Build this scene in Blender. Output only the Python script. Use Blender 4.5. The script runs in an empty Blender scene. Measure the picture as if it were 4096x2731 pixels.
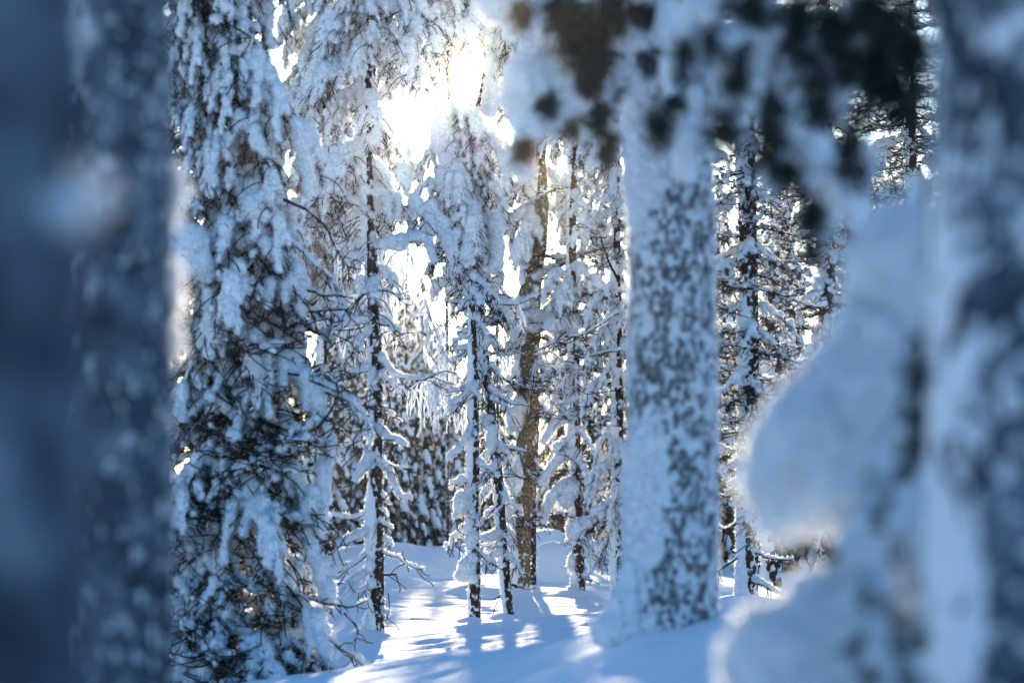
import bpy, math, random
import numpy as np
from mathutils import Vector, Matrix, Quaternion

S = bpy.context.scene
C = S.collection
R = random.Random(7)
EYE = 1.6                    # camera height above the far snow field, metres
F = 85.0 / 36.0 * 4096       # focal length in photograph pixels
CX, HOR = 2048.0, 1916.0

def P(X, Y, d):
    """world point seen at photo pixel X,Y at distance d (camera level, at 0,0,EYE)"""
    return Vector(((X - CX) / F * d, d, EYE + (HOR - Y) / F * d))

# ------------------------------------------------------------------ camera, sky, sun
cam = bpy.data.cameras.new('camera')
cam.lens = 85; cam.sensor_width = 36
cam.shift_y = (HOR - 2731 / 2) / 4096
cam.clip_start = 0.05; cam.clip_end = 3000
cam.dof.use_dof = True; cam.dof.focus_distance = 27.5; cam.dof.aperture_fstop = 1.8
cam.dof.aperture_blades = 9
co = bpy.data.objects.new('camera', cam); C.objects.link(co)
co.location = (0, 0, EYE); co.rotation_euler = (math.radians(90), 0, 0)
S.camera = co

SUN = Vector(((1872 - CX) / F, 1, (HOR - 345) / F)).normalized()
EL = math.asin(SUN.z); AZ = math.atan2(SUN.x, SUN.y)
W = bpy.data.worlds.new('World'); S.world = W; W.use_nodes = True
nt = W.node_tree; nt.nodes.clear()
sky = nt.nodes.new('ShaderNodeTexSky'); sky.sky_type = 'NISHITA'; sky.sun_disc = False
sky.sun_elevation = EL; sky.sun_rotation = AZ
sky.air_density = 1.0; sky.dust_density = 0.6; sky.ozone_density = 4.0; sky.altitude = 300
tc = nt.nodes.new('ShaderNodeTexCoord')
nrm = nt.nodes.new('ShaderNodeVectorMath'); nrm.operation = 'NORMALIZE'
dst = nt.nodes.new('ShaderNodeVectorMath'); dst.operation = 'DISTANCE'; dst.inputs[1].default_value = SUN
nt.links.new(tc.outputs['Generated'], nrm.inputs[0]); nt.links.new(nrm.outputs[0], dst.inputs[0])
mr = nt.nodes.new('ShaderNodeMapRange'); mr.interpolation_type = 'SMOOTHSTEP'   # the solar disc itself
mr.inputs[1].default_value = 0.0052; mr.inputs[2].default_value = 0.0042
mr.inputs[3].default_value = 0.0; mr.inputs[4].default_value = 60.0
nt.links.new(dst.outputs['Value'], mr.inputs[0])
bg = nt.nodes.new('ShaderNodeBackground'); bg.inputs[1].default_value = 0.092
bs = nt.nodes.new('ShaderNodeBackground'); bs.inputs[0].default_value = (1, 0.9, 0.74, 1)
ad = nt.nodes.new('ShaderNodeAddShader'); wo = nt.nodes.new('ShaderNodeOutputWorld')
tint = nt.nodes.new('ShaderNodeMix'); tint.data_type = 'RGBA'; tint.blend_type = 'MULTIPLY'
tint.inputs[0].default_value = 1.0; tint.inputs[7].default_value = (0.85, 1.0, 1.07, 1)   # deep winter blue
nt.links.new(sky.outputs[0], tint.inputs[6]); nt.links.new(tint.outputs[2], bg.inputs[0]); nt.links.new(mr.outputs[0], bs.inputs[1])
nt.links.new(bg.outputs[0], ad.inputs[0]); nt.links.new(bs.outputs[0], ad.inputs[1])
nt.links.new(ad.outputs[0], wo.inputs[0])
sl = bpy.data.lights.new('sun', 'SUN'); sl.energy = 5.0; sl.angle = math.radians(0.53); sl.color = (1, 0.83, 0.60)
so = bpy.data.objects.new('sun', sl); C.objects.link(so)
so.rotation_euler = SUN.to_track_quat('Z', 'Y').to_euler(); so.location = (0, 0, 40)

vs = S.view_settings
S.display_settings.display_device = 'sRGB'
vs.view_transform = 'Standard'; vs.look = 'None'; vs.gamma = 1; vs.use_curve_mapping = False
vs.exposure = 1.75
S.cycles.max_bounces = 10; S.cycles.diffuse_bounces = 5; S.cycles.transmission_bounces = 6; S.cycles.volume_bounces = 0
S.cycles.use_denoising = True
S.cycles.sample_clamp_indirect = 6.0

# ------------------------------------------------------------------ materials
def mat(name):
    m = bpy.data.materials.new(name); m.use_nodes = True
    return m, m.node_tree, m.node_tree.nodes['Principled BSDF']

def nodes_noise(t, scale, detail=4, rough=0.6, coord='Object'):
    c = t.nodes.new('ShaderNodeTexCoord'); n = t.nodes.new('ShaderNodeTexNoise')
    n.inputs['Scale'].default_value = scale; n.inputs['Detail'].default_value = detail
    n.inputs['Roughness'].default_value = rough
    t.links.new(c.outputs[coord], n.inputs['Vector'])
    return n

def ramp(t, src, stops):
    r = t.nodes.new('ShaderNodeValToRGB'); e = r.color_ramp.elements
    while len(e) < len(stops): e.new(0.5)
    for k, (p, c) in enumerate(stops): e[k].position = p; e[k].color = (*c, 1)
    t.links.new(src, r.inputs[0]); return r

def bump(t, b, src, strength, dist):
    n = t.nodes.new('ShaderNodeBump'); n.inputs['Strength'].default_value = strength
    n.inputs['Distance'].default_value = dist
    t.links.new(src, n.inputs['Height']); t.links.new(n.outputs[0], b.inputs['Normal'])

def snow_material(name, scale, radius, bscale=60, bdist=0.01, bstr=0.6):
    m, t, b = mat(name)
    b.inputs['Base Color'].default_value = (0.92, 0.94, 0.96, 1)
    b.inputs['Roughness'].default_value = 0.7
    b.inputs['Specular IOR Level'].default_value = 0.15
    b.inputs['Subsurface Weight'].default_value = 1.0
    b.inputs['Subsurface Radius'].default_value = radius
    b.inputs['Subsurface Scale'].default_value = scale
    b.inputs['Subsurface Anisotropy'].default_value = 0.7
    n = nodes_noise(t, bscale, 5, 0.7)
    bump(t, b, n.outputs[0], bstr, bdist)
    return m

M = {}
M['snow'] = snow_material('snow', 0.028, (1.0, 0.85, 0.75))
def crystal_material(name, through):
    """thin hoar crystals: scatter light forward as much as back"""
    m = bpy.data.materials.new(name); m.use_nodes = True; t = m.node_tree; t.nodes.clear()
    a = t.nodes.new('ShaderNodeBsdfDiffuse'); b = t.nodes.new('ShaderNodeBsdfTranslucent'); x = t.nodes.new('ShaderNodeMixShader')
    o = t.nodes.new('ShaderNodeOutputMaterial')
    a.inputs[0].default_value = b.inputs[0].default_value = (0.88, 0.91, 0.95, 1); x.inputs[0].default_value = through
    t.links.new(a.outputs[0], x.inputs[1]); t.links.new(b.outputs[0], x.inputs[2]); t.links.new(x.outputs[0], o.inputs[0])
    return m
M['frost'] = crystal_material('frost', 0.6)
M['crystal'] = crystal_material('hoar_crystals', 0.72)
def ground_material():
    m, t, b = mat('ground_snow')
    b.inputs['Base Color'].default_value = (0.87, 0.89, 0.92, 1)
    b.inputs['Roughness'].default_value = 0.85
    b.inputs['Specular IOR Level'].default_value = 0.04
    n1 = nodes_noise(t, 2.2, 6, 0.62); n2 = nodes_noise(t, 34, 4, 0.7)
    n1.inputs['Distortion'].default_value = 0.6
    mp = t.nodes.new('ShaderNodeMapping'); mp.inputs['Scale'].default_value = (0.7, 1.9, 1)
    c = t.nodes.new('ShaderNodeTexCoord'); t.links.new(c.outputs['Object'], mp.inputs[0])
    t.links.new(mp.outputs[0], n1.inputs['Vector'])
    mm = t.nodes.new('ShaderNodeMath'); mm.operation = 'MULTIPLY_ADD'; mm.inputs[1].default_value = 0.10
    t.links.new(n2.outputs[0], mm.inputs[0]); t.links.new(n1.outputs[0], mm.inputs[2])
    bump(t, b, mm.outputs[0], 0.45, 0.08)
    return m
M['ground'] = ground_material()
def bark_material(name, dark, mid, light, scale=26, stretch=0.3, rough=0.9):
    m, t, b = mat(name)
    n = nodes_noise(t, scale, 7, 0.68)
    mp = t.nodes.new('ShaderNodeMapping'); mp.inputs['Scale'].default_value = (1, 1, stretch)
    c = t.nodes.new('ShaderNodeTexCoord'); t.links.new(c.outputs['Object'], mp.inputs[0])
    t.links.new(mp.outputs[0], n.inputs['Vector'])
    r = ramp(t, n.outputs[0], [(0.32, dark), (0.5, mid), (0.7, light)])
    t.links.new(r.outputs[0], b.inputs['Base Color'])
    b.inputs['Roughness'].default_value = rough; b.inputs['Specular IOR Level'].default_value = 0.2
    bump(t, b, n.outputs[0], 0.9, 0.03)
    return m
M['pine_bark'] = bark_material('pine_bark', (0.015, 0.010, 0.008), (0.055, 0.034, 0.026), (0.13, 0.08, 0.055))
M['red_bark'] = bark_material('red_pine_bark', (0.03, 0.014, 0.01), (0.10, 0.048, 0.032), (0.2, 0.11, 0.07))
M['frosted_bark'] = bark_material('frosted_bark', (0.04, 0.04, 0.042), (0.20, 0.20, 0.21), (0.66, 0.68, 0.70), 55, .6)
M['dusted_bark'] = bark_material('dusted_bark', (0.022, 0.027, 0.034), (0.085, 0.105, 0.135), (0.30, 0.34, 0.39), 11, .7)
M['birch_bark'] = bark_material('birch_bark', (0.03, 0.022, 0.015), (0.20, 0.145, 0.09), (0.48, 0.38, 0.26), 22, 1.6)
def plain(name, col, rough=0.8):
    m, t, b = mat(name)
    n = nodes_noise(t, 18, 3)
    r = ramp(t, n.outputs[0], [(0.3, tuple(x * 0.6 for x in col)), (0.7, tuple(min(1, x * 1.35) for x in col))])
    t.links.new(r.outputs[0], b.inputs['Base Color'])
    b.inputs['Roughness'].default_value = rough; b.inputs['Specular IOR Level'].default_value = 0.25
    return m
M['twig'] = plain('twig', (0.03, 0.021, 0.016))
M['needle'] = plain('needle', (0.022, 0.033, 0.027), 0.6)

# ------------------------------------------------------------------ numpy noise
def _hash(ix, iy, iz, seed):
    h = (ix * 374761393 + iy * 668265263 + iz * 2147483647 + seed * 1274126177) & 0xFFFFFFFF
    h = ((h ^ (h >> 13)) * 1274126177) & 0xFFFFFFFF
    h = ((h ^ (h >> 16)) * 2246822519) & 0xFFFFFFFF
    return ((h ^ (h >> 15)) & 0xFFFF) / 65535.0
def vnoise(p, seed=0):
    p = np.asarray(p, float); i = np.floor(p).astype(np.int64); f = p - i; f = f * f * (3 - 2 * f)
    o = 0
    for a in (0, 1):
        for b in (0, 1):
            for c in (0, 1):
                w = (f[..., 0] if a else 1 - f[..., 0]) * (f[..., 1] if b else 1 - f[..., 1]) * (f[..., 2] if c else 1 - f[..., 2])
                o = o + w * _hash(i[..., 0] + a, i[..., 1] + b, i[..., 2] + c, seed)
    return o
def fbm(p, octs=3, seed=0):
    o = 0; a = 0.5; s = 0; p = np.asarray(p, float)
    for k in range(octs):
        o = o + a * vnoise(p, seed + k * 17); s += a; a *= 0.5; p = p * 2.03 + 5.2
    return o / s

# ------------------------------------------------------------------ mesh helpers
class MB:
    """collects triangles and quads for one mesh"""
    def __init__(s): s.v = []; s.f = []; s.n = 0
    def add(s, v, f):
        v = np.asarray(v, float).reshape(-1, 3); s.v.append(v)
        s.f.extend([tuple(i + s.n for i in q) for q in f]); s.n += len(v)
    def verts(s): return np.concatenate(s.v) if s.v else np.zeros((0, 3))
    def mesh(s, name, m, smooth=True):
        me = bpy.data.meshes.new(name)
        me.from_pydata(s.verts().tolist(), [], s.f)
        me.materials.append(m)
        if smooth: me.shade_smooth()
        me.update(); return me

def resample(pts, step):
    pts = np.asarray(pts, float); seg = np.linalg.norm(np.diff(pts, axis=0), axis=1); L = seg.sum()
    n = max(2, int(L / step) + 1); s = np.concatenate([[0], np.cumsum(seg)])
    t = np.linspace(0, L, n)
    return np.stack([np.interp(t, s, pts[:, k]) for k in range(3)], 1), t / max(L, 1e-6)

def smooth_path(pts, it=2):
    p = np.asarray(pts, float)
    for _ in range(it):
        if len(p) < 3: break
        q = [p[0]]
        for a, b in zip(p[:-1], p[1:]): q += [a * 0.75 + b * 0.25, a * 0.25 + b * 0.75]
        q.append(p[-1]); p = np.array(q)
    return p

def frames(pts):
    pts = np.asarray(pts, float); d = np.gradient(pts, axis=0); d /= np.linalg.norm(d, axis=1)[:, None] + 1e-9
    ref = np.array([0.31, -0.77, 0.2]); u = np.cross(d, ref); 
    u /= np.linalg.norm(u, axis=1)[:, None] + 1e-9
    return d, u, np.cross(d, u)

def tube(mb, pts, rad, n=5):
    pts = np.asarray(pts, float); k = len(pts); rad = np.broadcast_to(rad, (k,))
    d, u, w = frames(pts)
    a = np.linspace(0, 2 * np.pi, n, endpoint=False)
    v = pts[:, None] + rad[:, None, None] * (np.cos(a)[None, :, None] * u[:, None] + np.sin(a)[None, :, None] * w[:, None])
    f = []
    for i in range(k - 1):
        for j in range(n):
            f.append((i * n + j, i * n + (j + 1) % n, (i + 1) * n + (j + 1) % n, (i + 1) * n + j))
    f.append(tuple(range(n - 1, -1, -1))); f.append(tuple((k - 1) * n + j for j in range(n)))
    mb.add(v, f)

def tuft(mb, rng, p, d, n, length, width, spread=0.9):
    """n needle blades round point p, leaning along d"""
    d = np.asarray(d, float); d = d / (np.linalg.norm(d) + 1e-9)
    r = rng.normal(size=(n, 3)); r /= np.linalg.norm(r, axis=1)[:, None]
    q = d[None] * (1 - spread * 0.5) + r * spread; q /= np.linalg.norm(q, axis=1)[:, None]
    s = np.cross(q, rng.normal(size=(n, 3))); s /= np.linalg.norm(s, axis=1)[:, None] + 1e-9
    l = length * (0.6 + 0.6 * rng.random(n))[:, None]
    base = np.asarray(p)[None] + rng.normal(size=(n, 3)) * length * 0.25
    v = np.stack([base - s * width, base + s * width, base + q * l], 1).reshape(-1, 3)
    mb.add(v, [(3 * i, 3 * i + 1, 3 * i + 2) for i in range(n)])

# unit icosphere for snow lumps
import bmesh
_b = bmesh.new(); bmesh.ops.create_icosphere(_b, subdivisions=2, radius=1)
ICO_V = np.array([v.co[:] for v in _b.verts]); ICO_F = [tuple(v.index for v in f.verts) for f in _b.faces]; _b.free()

JOBS = []            # (object, spheres, voxel, displacement): snow that is fused into one lumpy mesh at the end
TEX = bpy.data.textures.new('lumps', 'CLOUDS'); TEX.noise_depth = 3; TEX.noise_scale = 0.07
TEXF = bpy.data.textures.new('fine_lumps', 'CLOUDS'); TEXF.noise_depth = 2; TEXF.noise_scale = 0.03

def bake(jobs):
    """fuse each list of lumps with a voxel remesh and roughen it; returns meshes"""
    sc = bpy.data.scenes.new('fuse'); obs = []
    for (spheres, voxel, amp, m, adapt) in jobs:
        mb = MB()
        for s in spheres:
            c, r = np.asarray(s[0], float), s[1]
            sc3 = np.asarray(s[2], float) if len(s) > 2 else np.ones(3)
            mb.add(ICO_V * r * sc3 + c, ICO_F)
        me = mb.mesh('tmp', m); o = bpy.data.objects.new('tmp', me); sc.collection.objects.link(o)
        q = o.modifiers.new('r', 'REMESH'); q.mode = 'VOXEL'; q.voxel_size = voxel; q.adaptivity = adapt; q.use_smooth_shade = True
        q = o.modifiers.new('s', 'SMOOTH'); q.factor = 0.5; q.iterations = 2
        q = o.modifiers.new('d', 'DISPLACE'); q.texture = TEX; q.strength = amp; q.mid_level = 0.5; q.texture_coords = 'LOCAL'
        q = o.modifiers.new('e', 'DISPLACE'); q.texture = TEXF; q.strength = amp * 0.55; q.mid_level = 0.5; q.texture_coords = 'LOCAL'
        obs.append(o)
    vl = sc.view_layers[0]; vl.update(); dg = vl.depsgraph
    out = []
    for o in obs:
        me = bpy.data.meshes.new_from_object(o.evaluated_get(dg), depsgraph=dg); out.append(me)
    for o in obs:
        me = o.data; bpy.data.objects.remove(o); bpy.data.meshes.remove(me)
    bpy.data.scenes.remove(sc)
    return out

def raw_mesh(name, v, polys, mats, mi=None):
    """polys = list of (n,k) index arrays"""
    me = bpy.data.meshes.new(name); me.vertices.add(len(v)); me.vertices.foreach_set('co', np.asarray(v, np.float32).ravel())
    lv = np.concatenate([q.ravel() for q in polys]).astype(np.int32); cnt = np.concatenate([np.full(len(q), q.shape[1]) for q in polys])
    me.loops.add(len(lv)); me.loops.foreach_set('vertex_index', lv)
    me.polygons.add(len(cnt)); me.polygons.foreach_set('loop_start', np.r_[0, np.cumsum(cnt)[:-1]].astype(np.int32))
    for m in mats: me.materials.append(m)
    if mi is not None: me.polygons.foreach_set('material_index', np.asarray(mi, np.int32))
    me.update(calc_edges=True); me.shade_smooth(); return me

def fuzz(me, frac, length, seed=1):
    """hoar frost: small crystals standing on the edges of a snow mesh"""
    g = np.random.default_rng(seed); n = len(me.vertices)
    v = np.empty(n * 3, np.float32); me.vertices.foreach_get('co', v); v = v.reshape(-1, 3)
    nr = np.empty(n * 3, np.float32); me.vertex_normals.foreach_get('vector', nr); nr = nr.reshape(-1, 3)
    ne = len(me.edges); e = np.empty(ne * 2, np.int32); me.edges.foreach_get('vertices', e); e = e.reshape(-1, 2)
    e = e[g.random(ne) < frac]; k = len(e)
    tip = (v[e[:, 0]] + v[e[:, 1]]) / 2 + (nr[e[:, 0]] + g.normal(size=(k, 3)) * .55) * (length * (0.4 + 0.9 * g.random(k)))[:, None]
    tri = np.stack([e[:, 0], e[:, 1], n + np.arange(k)], 1)
    npoly = len(me.polygons); lt = np.empty(npoly, np.int32); me.polygons.foreach_get('loop_total', lt)
    lv = np.empty(len(me.loops), np.int32); me.loops.foreach_get('vertex_index', lv)
    st = np.empty(npoly, np.int32); me.polygons.foreach_get('loop_start', st)
    polys = []
    for c in np.unique(lt):
        s_ = st[lt == c]; polys.append(lv[s_[:, None] + np.arange(c)[None]])
    return raw_mesh(me.name, np.concatenate([v, tip]), polys + [tri], [me.materials[0], M['crystal']], np.r_[np.zeros(npoly), np.ones(k)])

def islands(me):
    n = len(me.vertices); e = np.empty(len(me.edges) * 2, np.int32); me.edges.foreach_get('vertices', e); e = e.reshape(-1, 2)
    lab = np.arange(n)
    while True:
        m_ = np.minimum(lab[e[:, 0]], lab[e[:, 1]]); new = lab.copy()
        np.minimum.at(new, e[:, 0], m_); np.minimum.at(new, e[:, 1], m_); new = new[new]
        if (new == lab).all(): return lab
        lab = new

def finish_jobs():
    """gives every waiting snow object its fused mesh; lumps that do not touch become objects of their own, crumbs fall away"""
    ms = bake([j[1:6] for j in JOBS])
    for j, me in zip(JOBS, ms):
        o = j[0]; old = o.data; nm = o.name.split('.')[0]
        lab = islands(me); ids, cnt = np.unique(lab, return_counts=True)
        if len(ids) > 1:
            co_ = np.empty(len(lab) * 3); me.vertices.foreach_get('co', co_); co_ = co_.reshape(-1, 3)
            fs = [tuple(q.vertices) for q in me.polygons]; first = True
            for i, c in zip(ids, cnt):
                if c < 0.08 * len(lab) or c < 60: continue
                idx = np.full(len(lab), -1); sel = lab == i; idx[sel] = np.arange(c)
                m2 = bpy.data.meshes.new(nm); m2.from_pydata(co_[sel].tolist(), [], [tuple(idx[list(f)]) for f in fs if sel[f[0]]])
                m2.materials.append(j[4]); m2.shade_smooth(); m2.update()
                m2 = fuzz(m2, .5, j[6])
                if first: o.data = m2; first = False
                else: obj(nm, m2, o.parent)
            bpy.data.meshes.remove(me)
        else: me.name = nm; o.data = fuzz(me, .5, j[6])
        if old.users == 0: bpy.data.meshes.remove(old)

def obj(name, me, parent=None, kind=None):
    o = bpy.data.objects.new(name, me); C.objects.link(o)
    if parent is not None: o.parent = parent
    if kind: o['kind'] = kind
    return o
def thing(name, label, cat, loc, group=None):
    o = bpy.data.objects.new(name, None); C.objects.link(o); o.location = loc; o.empty_display_size = 0.2
    o['label'] = label; o['category'] = cat
    if group: o['group'] = group
    return o
def snow_obj(name, parent, spheres, voxel, amp, m='snow', adapt=0.0, fz=0.014):
    o = obj(name, bpy.data.meshes.new('pending'), parent)
    JOBS.append((o, spheres, voxel, amp, M[m], adapt, fz)); return o

# ------------------------------------------------------------------ ground
CTRL = [P(850, 2780, 19), P(1500, 2537, 24), P(1896, 2485, 27), P(2040, 2465, 28.5), P(2090, 2358, 34), P(2318, 2372, 33.5),
        P(1700, 2565, 23.2), P(2180, 2562, 14.5), P(2400, 2515, 13), P(1900, 2600, 16), P(1500, 2690, 18), P(1150, 2745, 18.6),
        P(2180, 2740, 10.5), P(2640, 2525, 11), P(2700, 2700, 9), P(1900, 2745, 13), P(2990, 2395, 24), P(2850, 2480, 12.5)]
def at(X, d, z): return Vector(((X - CX) / F * d, d, EYE + z))
CTRL += [at(2180, 19, -1.5), at(2400, 18, -1.5), at(2800, 17, -1.35), at(2048, 4, -1.45), at(3500, 5, -1.3), at(500, 5, -1.6),
         at(0, 2, -1.6), at(4000, 3, -1.45), at(2048, 0.2, -1.6), at(3085, 40, -1.66), at(1000, 45, -1.62), at(3700, 30, -1.4),
         at(300, 28, -1.6), at(2000, 60, -1.6), at(200, 70, -1.6), at(3900, 70, -1.6), Vector((0, -15, 0)), Vector((-14, 0, 0)),
         Vector((14, 0, .1)), Vector((-18, 25, 0)), Vector((18, 25, 0.1)), at(2000, 45, -1.62), at(2500, 48, -1.6)]
CP = np.array([[c.x, c.y] for c in CTRL]); CZ = np.array([c.z for c in CTRL])
def _tps(r2): return 0.5 * r2 * np.log(r2 + 1e-9)
_K = _tps(((CP[:, None] - CP[None]) ** 2).sum(-1)) + np.eye(len(CP)) * 0.002
_Q = np.c_[np.ones(len(CP)), CP]
_A = np.block([[_K, _Q], [_Q.T, np.zeros((3, 3))]])
_w = np.linalg.solve(_A, np.r_[CZ, np.zeros(3)])
def ground_z(x, y):
    x = np.asarray(x, float); y = np.asarray(y, float)
    q = np.stack([x, y], -1)
    z = np.zeros(x.shape)
    for k in range(len(CP)): z += _w[k] * _tps(((q - CP[k]) ** 2).sum(-1))
    z += _w[-3] + _w[-2] * x + _w[-1] * y
    far = np.clip((np.maximum(np.abs(x) * 1.6, np.maximum(y - 30, -y * 1.5)) - 22) / 18, 0, 1)
    z = z * (1 - far) + 0.0 * far
    return z
def build_ground():
    xs = np.r_[-np.geomspace(320, 7.2, 46), np.linspace(-7, 7, 230), np.geomspace(7.2, 320, 46)]
    ys = np.r_[-np.geomspace(60, 1.2, 14), np.linspace(-1, 8, 30), np.linspace(8.1, 42, 430), np.geomspace(42.3, 330, 70)]
    X, Y = np.meshgrid(xs, ys)
    Z = ground_z(X, Y)
    p = np.stack([X, Y, np.zeros_like(X)], -1)
    amp = np.clip((Y - 5) / 10, 0.2, 1)
    Z += amp * (fbm(p * 0.55, 3, 3) - 0.5) * 0.10
    Z += amp * (fbm(p * np.array([1.6, 4.2, 1]), 3, 9) - 0.5) * 0.030
    near = np.clip((48 - Y) / 15, 0, 1) * np.clip(9 - np.abs(X), 0, 1)
    Z += amp * near * (fbm(p * np.array([2.6, 7.0, 1]), 2, 13) - 0.5) * 0.046
    for X0, d0, s0 in [(1500, 24, .16), (1893, 27, .14), (2036, 28.4, .13), (2086, 34, .24), (2316, 33.5, .18), (2990, 23.5, .22), (2590, 11, .12)]:   # drifted collars round the stems
        cx_, cy_ = (X0 - CX) / F * d0 - s0 * .35, d0 - s0 * .3
        Z += .075 * np.exp(-((X - cx_) ** 2 + (Y - cy_) ** 2) / (2 * s0 ** 2))
    far = np.clip((Y - 60) / 60, 0, 1)
    Z += far * (fbm(p * 0.03, 3, 5) - 0.4) * 1.6
    ny, nx = X.shape
    v = np.stack([X, Y, Z], -1).reshape(-1, 3)
    idx = np.arange(ny * nx).reshape(ny, nx)
    f = np.stack([idx[:-1, :-1], idx[:-1, 1:], idx[1:, 1:], idx[1:, :-1]], -1).reshape(-1, 4)
    me = bpy.data.meshes.new('snow_ground')
    me.from_pydata(v.tolist(), [], f.tolist()); me.materials.append(M['ground']); me.shade_smooth(); me.update()
    obj('snow_ground', me, None, 'structure')
build_ground()
def gz(x, y): return float(ground_z(np.array([x]), np.array([y]))[0])

# ------------------------------------------------------------------ trunks with their snow crust
def trunk_part(tree, pts, rad, bark, seed, side=(-1, -0.5), cover=0.5, thick=0.02, plaster=0.03, freq=14, dz=0.02, nth=36, plaster_w=0.9,
               name='trunk', rough=0.12, step=None, zst=0.8, fine=False, fz=None, ff=.16):
    """pts local to the tree; bark tube plus a crust of snow that shows where its own relief rises above the bark"""
    step = step or dz
    p, t = resample(smooth_path(pts), step); n = len(p)
    r = np.interp(t, np.linspace(0, 1, len(rad)), rad)
    a = np.linspace(0, 2 * np.pi, nth, endpoint=False)
    ring = np.stack([np.cos(a), np.sin(a), 0 * a], -1)
    q = p[:, None] + ring[None] * r[:, None, None]
    bn = fbm(q * np.array([freq * 1.2, freq * 1.2, freq * 0.35]), 3, seed + 3) - 0.5
    vb = p[:, None] + ring[None] * (r[:, None] * (1 + rough * 2 * bn))[..., None]
    idx = np.arange(n * nth).reshape(n, nth)
    fq = np.stack([idx[:-1], np.roll(idx[:-1], -1, 1), np.roll(idx[1:], -1, 1), idx[1:]], -1).reshape(-1, 4)
    cap = [tuple(idx[-1])]
    mb = MB(); mb.add(vb.reshape(-1, 3), fq.tolist() + cap)
    o = obj(name, mb.mesh(name, M[bark]), tree)
    s = np.array([side[0], side[1], 0.0]); s /= np.linalg.norm(s)
    dot = (ring @ s)[None]
    nse = fbm(q * np.array([freq, freq, freq * zst]), 5 if fine else 4, seed)
    big = fbm(q * np.array([2.5, 2.5, 1.9]), 2, seed + 50)
    h = (nse - (1 - cover)) * thick * 3.2
    h = np.minimum(h, thick * (0.5 + nse))
    pl = np.clip((dot - (1 - plaster_w) + (big - 0.5) * 1.4) / 0.55, 0, 1)
    h = np.maximum(h, -0.02) + pl * (plaster * (0.35 + 1.3 * big) + thick * 0.8)
    h = np.clip(h, -0.25 * r[:, None], None)
    h[h < 0.001] -= 0.012
    vs_ = p[:, None] + ring[None] * (r[:, None] + h)[..., None]
    sm = raw_mesh('snow_crust', vs_.reshape(-1, 3), [fq], [M['snow']])
    obj('snow_crust', fuzz(sm, ff, fz or max(.009 if tree.location.y > 4 else .004, .00055 * tree.location.y)), o)
    return o

# ------------------------------------------------------------------ branch library (local frame: +X outward, Z up)
def gen_branch(seed, L, a0, a1, side_n, snow_r, cover, needles, twigs, side_len=0.5, nl=0.05, wood_r=0.008, hang=0.5, curl=0.0, lump=1.0):
    g = np.random.default_rng(seed); wood = MB(); ndl = MB(); sp = []
    def chain(p0, az, e0, e1, length, steps, wob=0.12):
        p = [np.array(p0, float)]; ds = length / steps
        for k in range(steps):
            t = (k + 0.5) / steps; e = e0 + (e1 - e0) * t ** 0.8; az += g.normal() * wob
            p.append(p[-1] + ds * np.array([math.cos(e) * math.cos(az), math.cos(e) * math.sin(az), math.sin(e)]))
        return np.array(p)
    chains = []
    sp0 = chain((0, 0, 0), 0, a0, a1, L, 9); chains.append((sp0, 1.0))
    for i in range(side_n):
        t = 0.12 + 0.85 * (i + g.random() * 0.7) / side_n
        k = t * (len(sp0) - 1); k0 = int(k); b = sp0[k0] + (sp0[min(k0 + 1, len(sp0) - 1)] - sp0[k0]) * (k - k0)
        az = (1 if i % 2 else -1) * (0.5 + g.random() * 0.8)
        e = a0 + (a1 - a0) * t - 0.2
        chains.append((chain(b, az, e, -hang * 1.5 + curl * g.random() * 2.2, L * side_len * (1.1 - 0.6 * t) * (0.6 + 0.7 * g.random()), 6, 0.2), 0.75))
    for ch, k in chains:
        q, t = resample(smooth_path(ch, 1), 0.035)
        tube(wood, q, wood_r * k * (1.1 - 0.75 * t), 4)
        ph = g.random() * 50; d, u, w = frames(q)
        gate = vnoise(np.stack([t * max(3, len(q) * 0.24) + ph, 0 * t + seed, 0 * t], -1), seed)
        gate = (gate - 0.5) * 1.5 + 0.5
        for j in range(len(q)):
            if gate[j] < cover:
                r = snow_r * k * (0.6 + 0.75 * g.random() ** 1.5 * lump) * (1.0 - 0.35 * t[j])
                steep = abs(d[j][2])
                c = q[j] + np.array([0, 0, r * 0.85]) + np.array([-d[j][2] * 0 + 0.0, 0, 0]) + g.normal(size=3) * r * 0.22
                c[:2] += (q[j][:2] / (np.linalg.norm(q[j][:2]) + 0.05)) * r * 0.5 * steep
                sp.append((c, r, (1, 1, 1.0 + 0.4 * steep)))
            if g.random() < needles * (0.9 if t[j] > 0.25 else 0.3):
                tuft(ndl, g, q[j] - np.array([0, 0, 0.01]), d[j] + np.array([0, 0, -0.35]), 14 if nl > .1 else 9, nl, nl * 0.055)
        if needles > 0.05: tuft(ndl, g, q[-1], d[-1], 14, nl * 1.15, nl * 0.055)
        for _ in range(int(twigs * len(q) * 0.3 + g.random())):
            j = g.integers(1, len(q)); az = g.random() * 6.28
            cv = chain(q[j], az, -0.3 + 0.5 * g.random(), -1.2 + curl * 2.0 * g.random(), 0.09 + 0.24 * g.random(), 6, 0.35)
            tube(wood, resample(smooth_path(cv, 1), 0.03)[0], 0.0046, 3)
            if needles > 0.05 and g.random() < 0.5: tuft(ndl, g, cv[-1], cv[-1] - cv[-2], 8, nl, nl * 0.055)
    if not sp: sp.append((sp0[3], snow_r))
    return wood, ndl, sp

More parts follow.
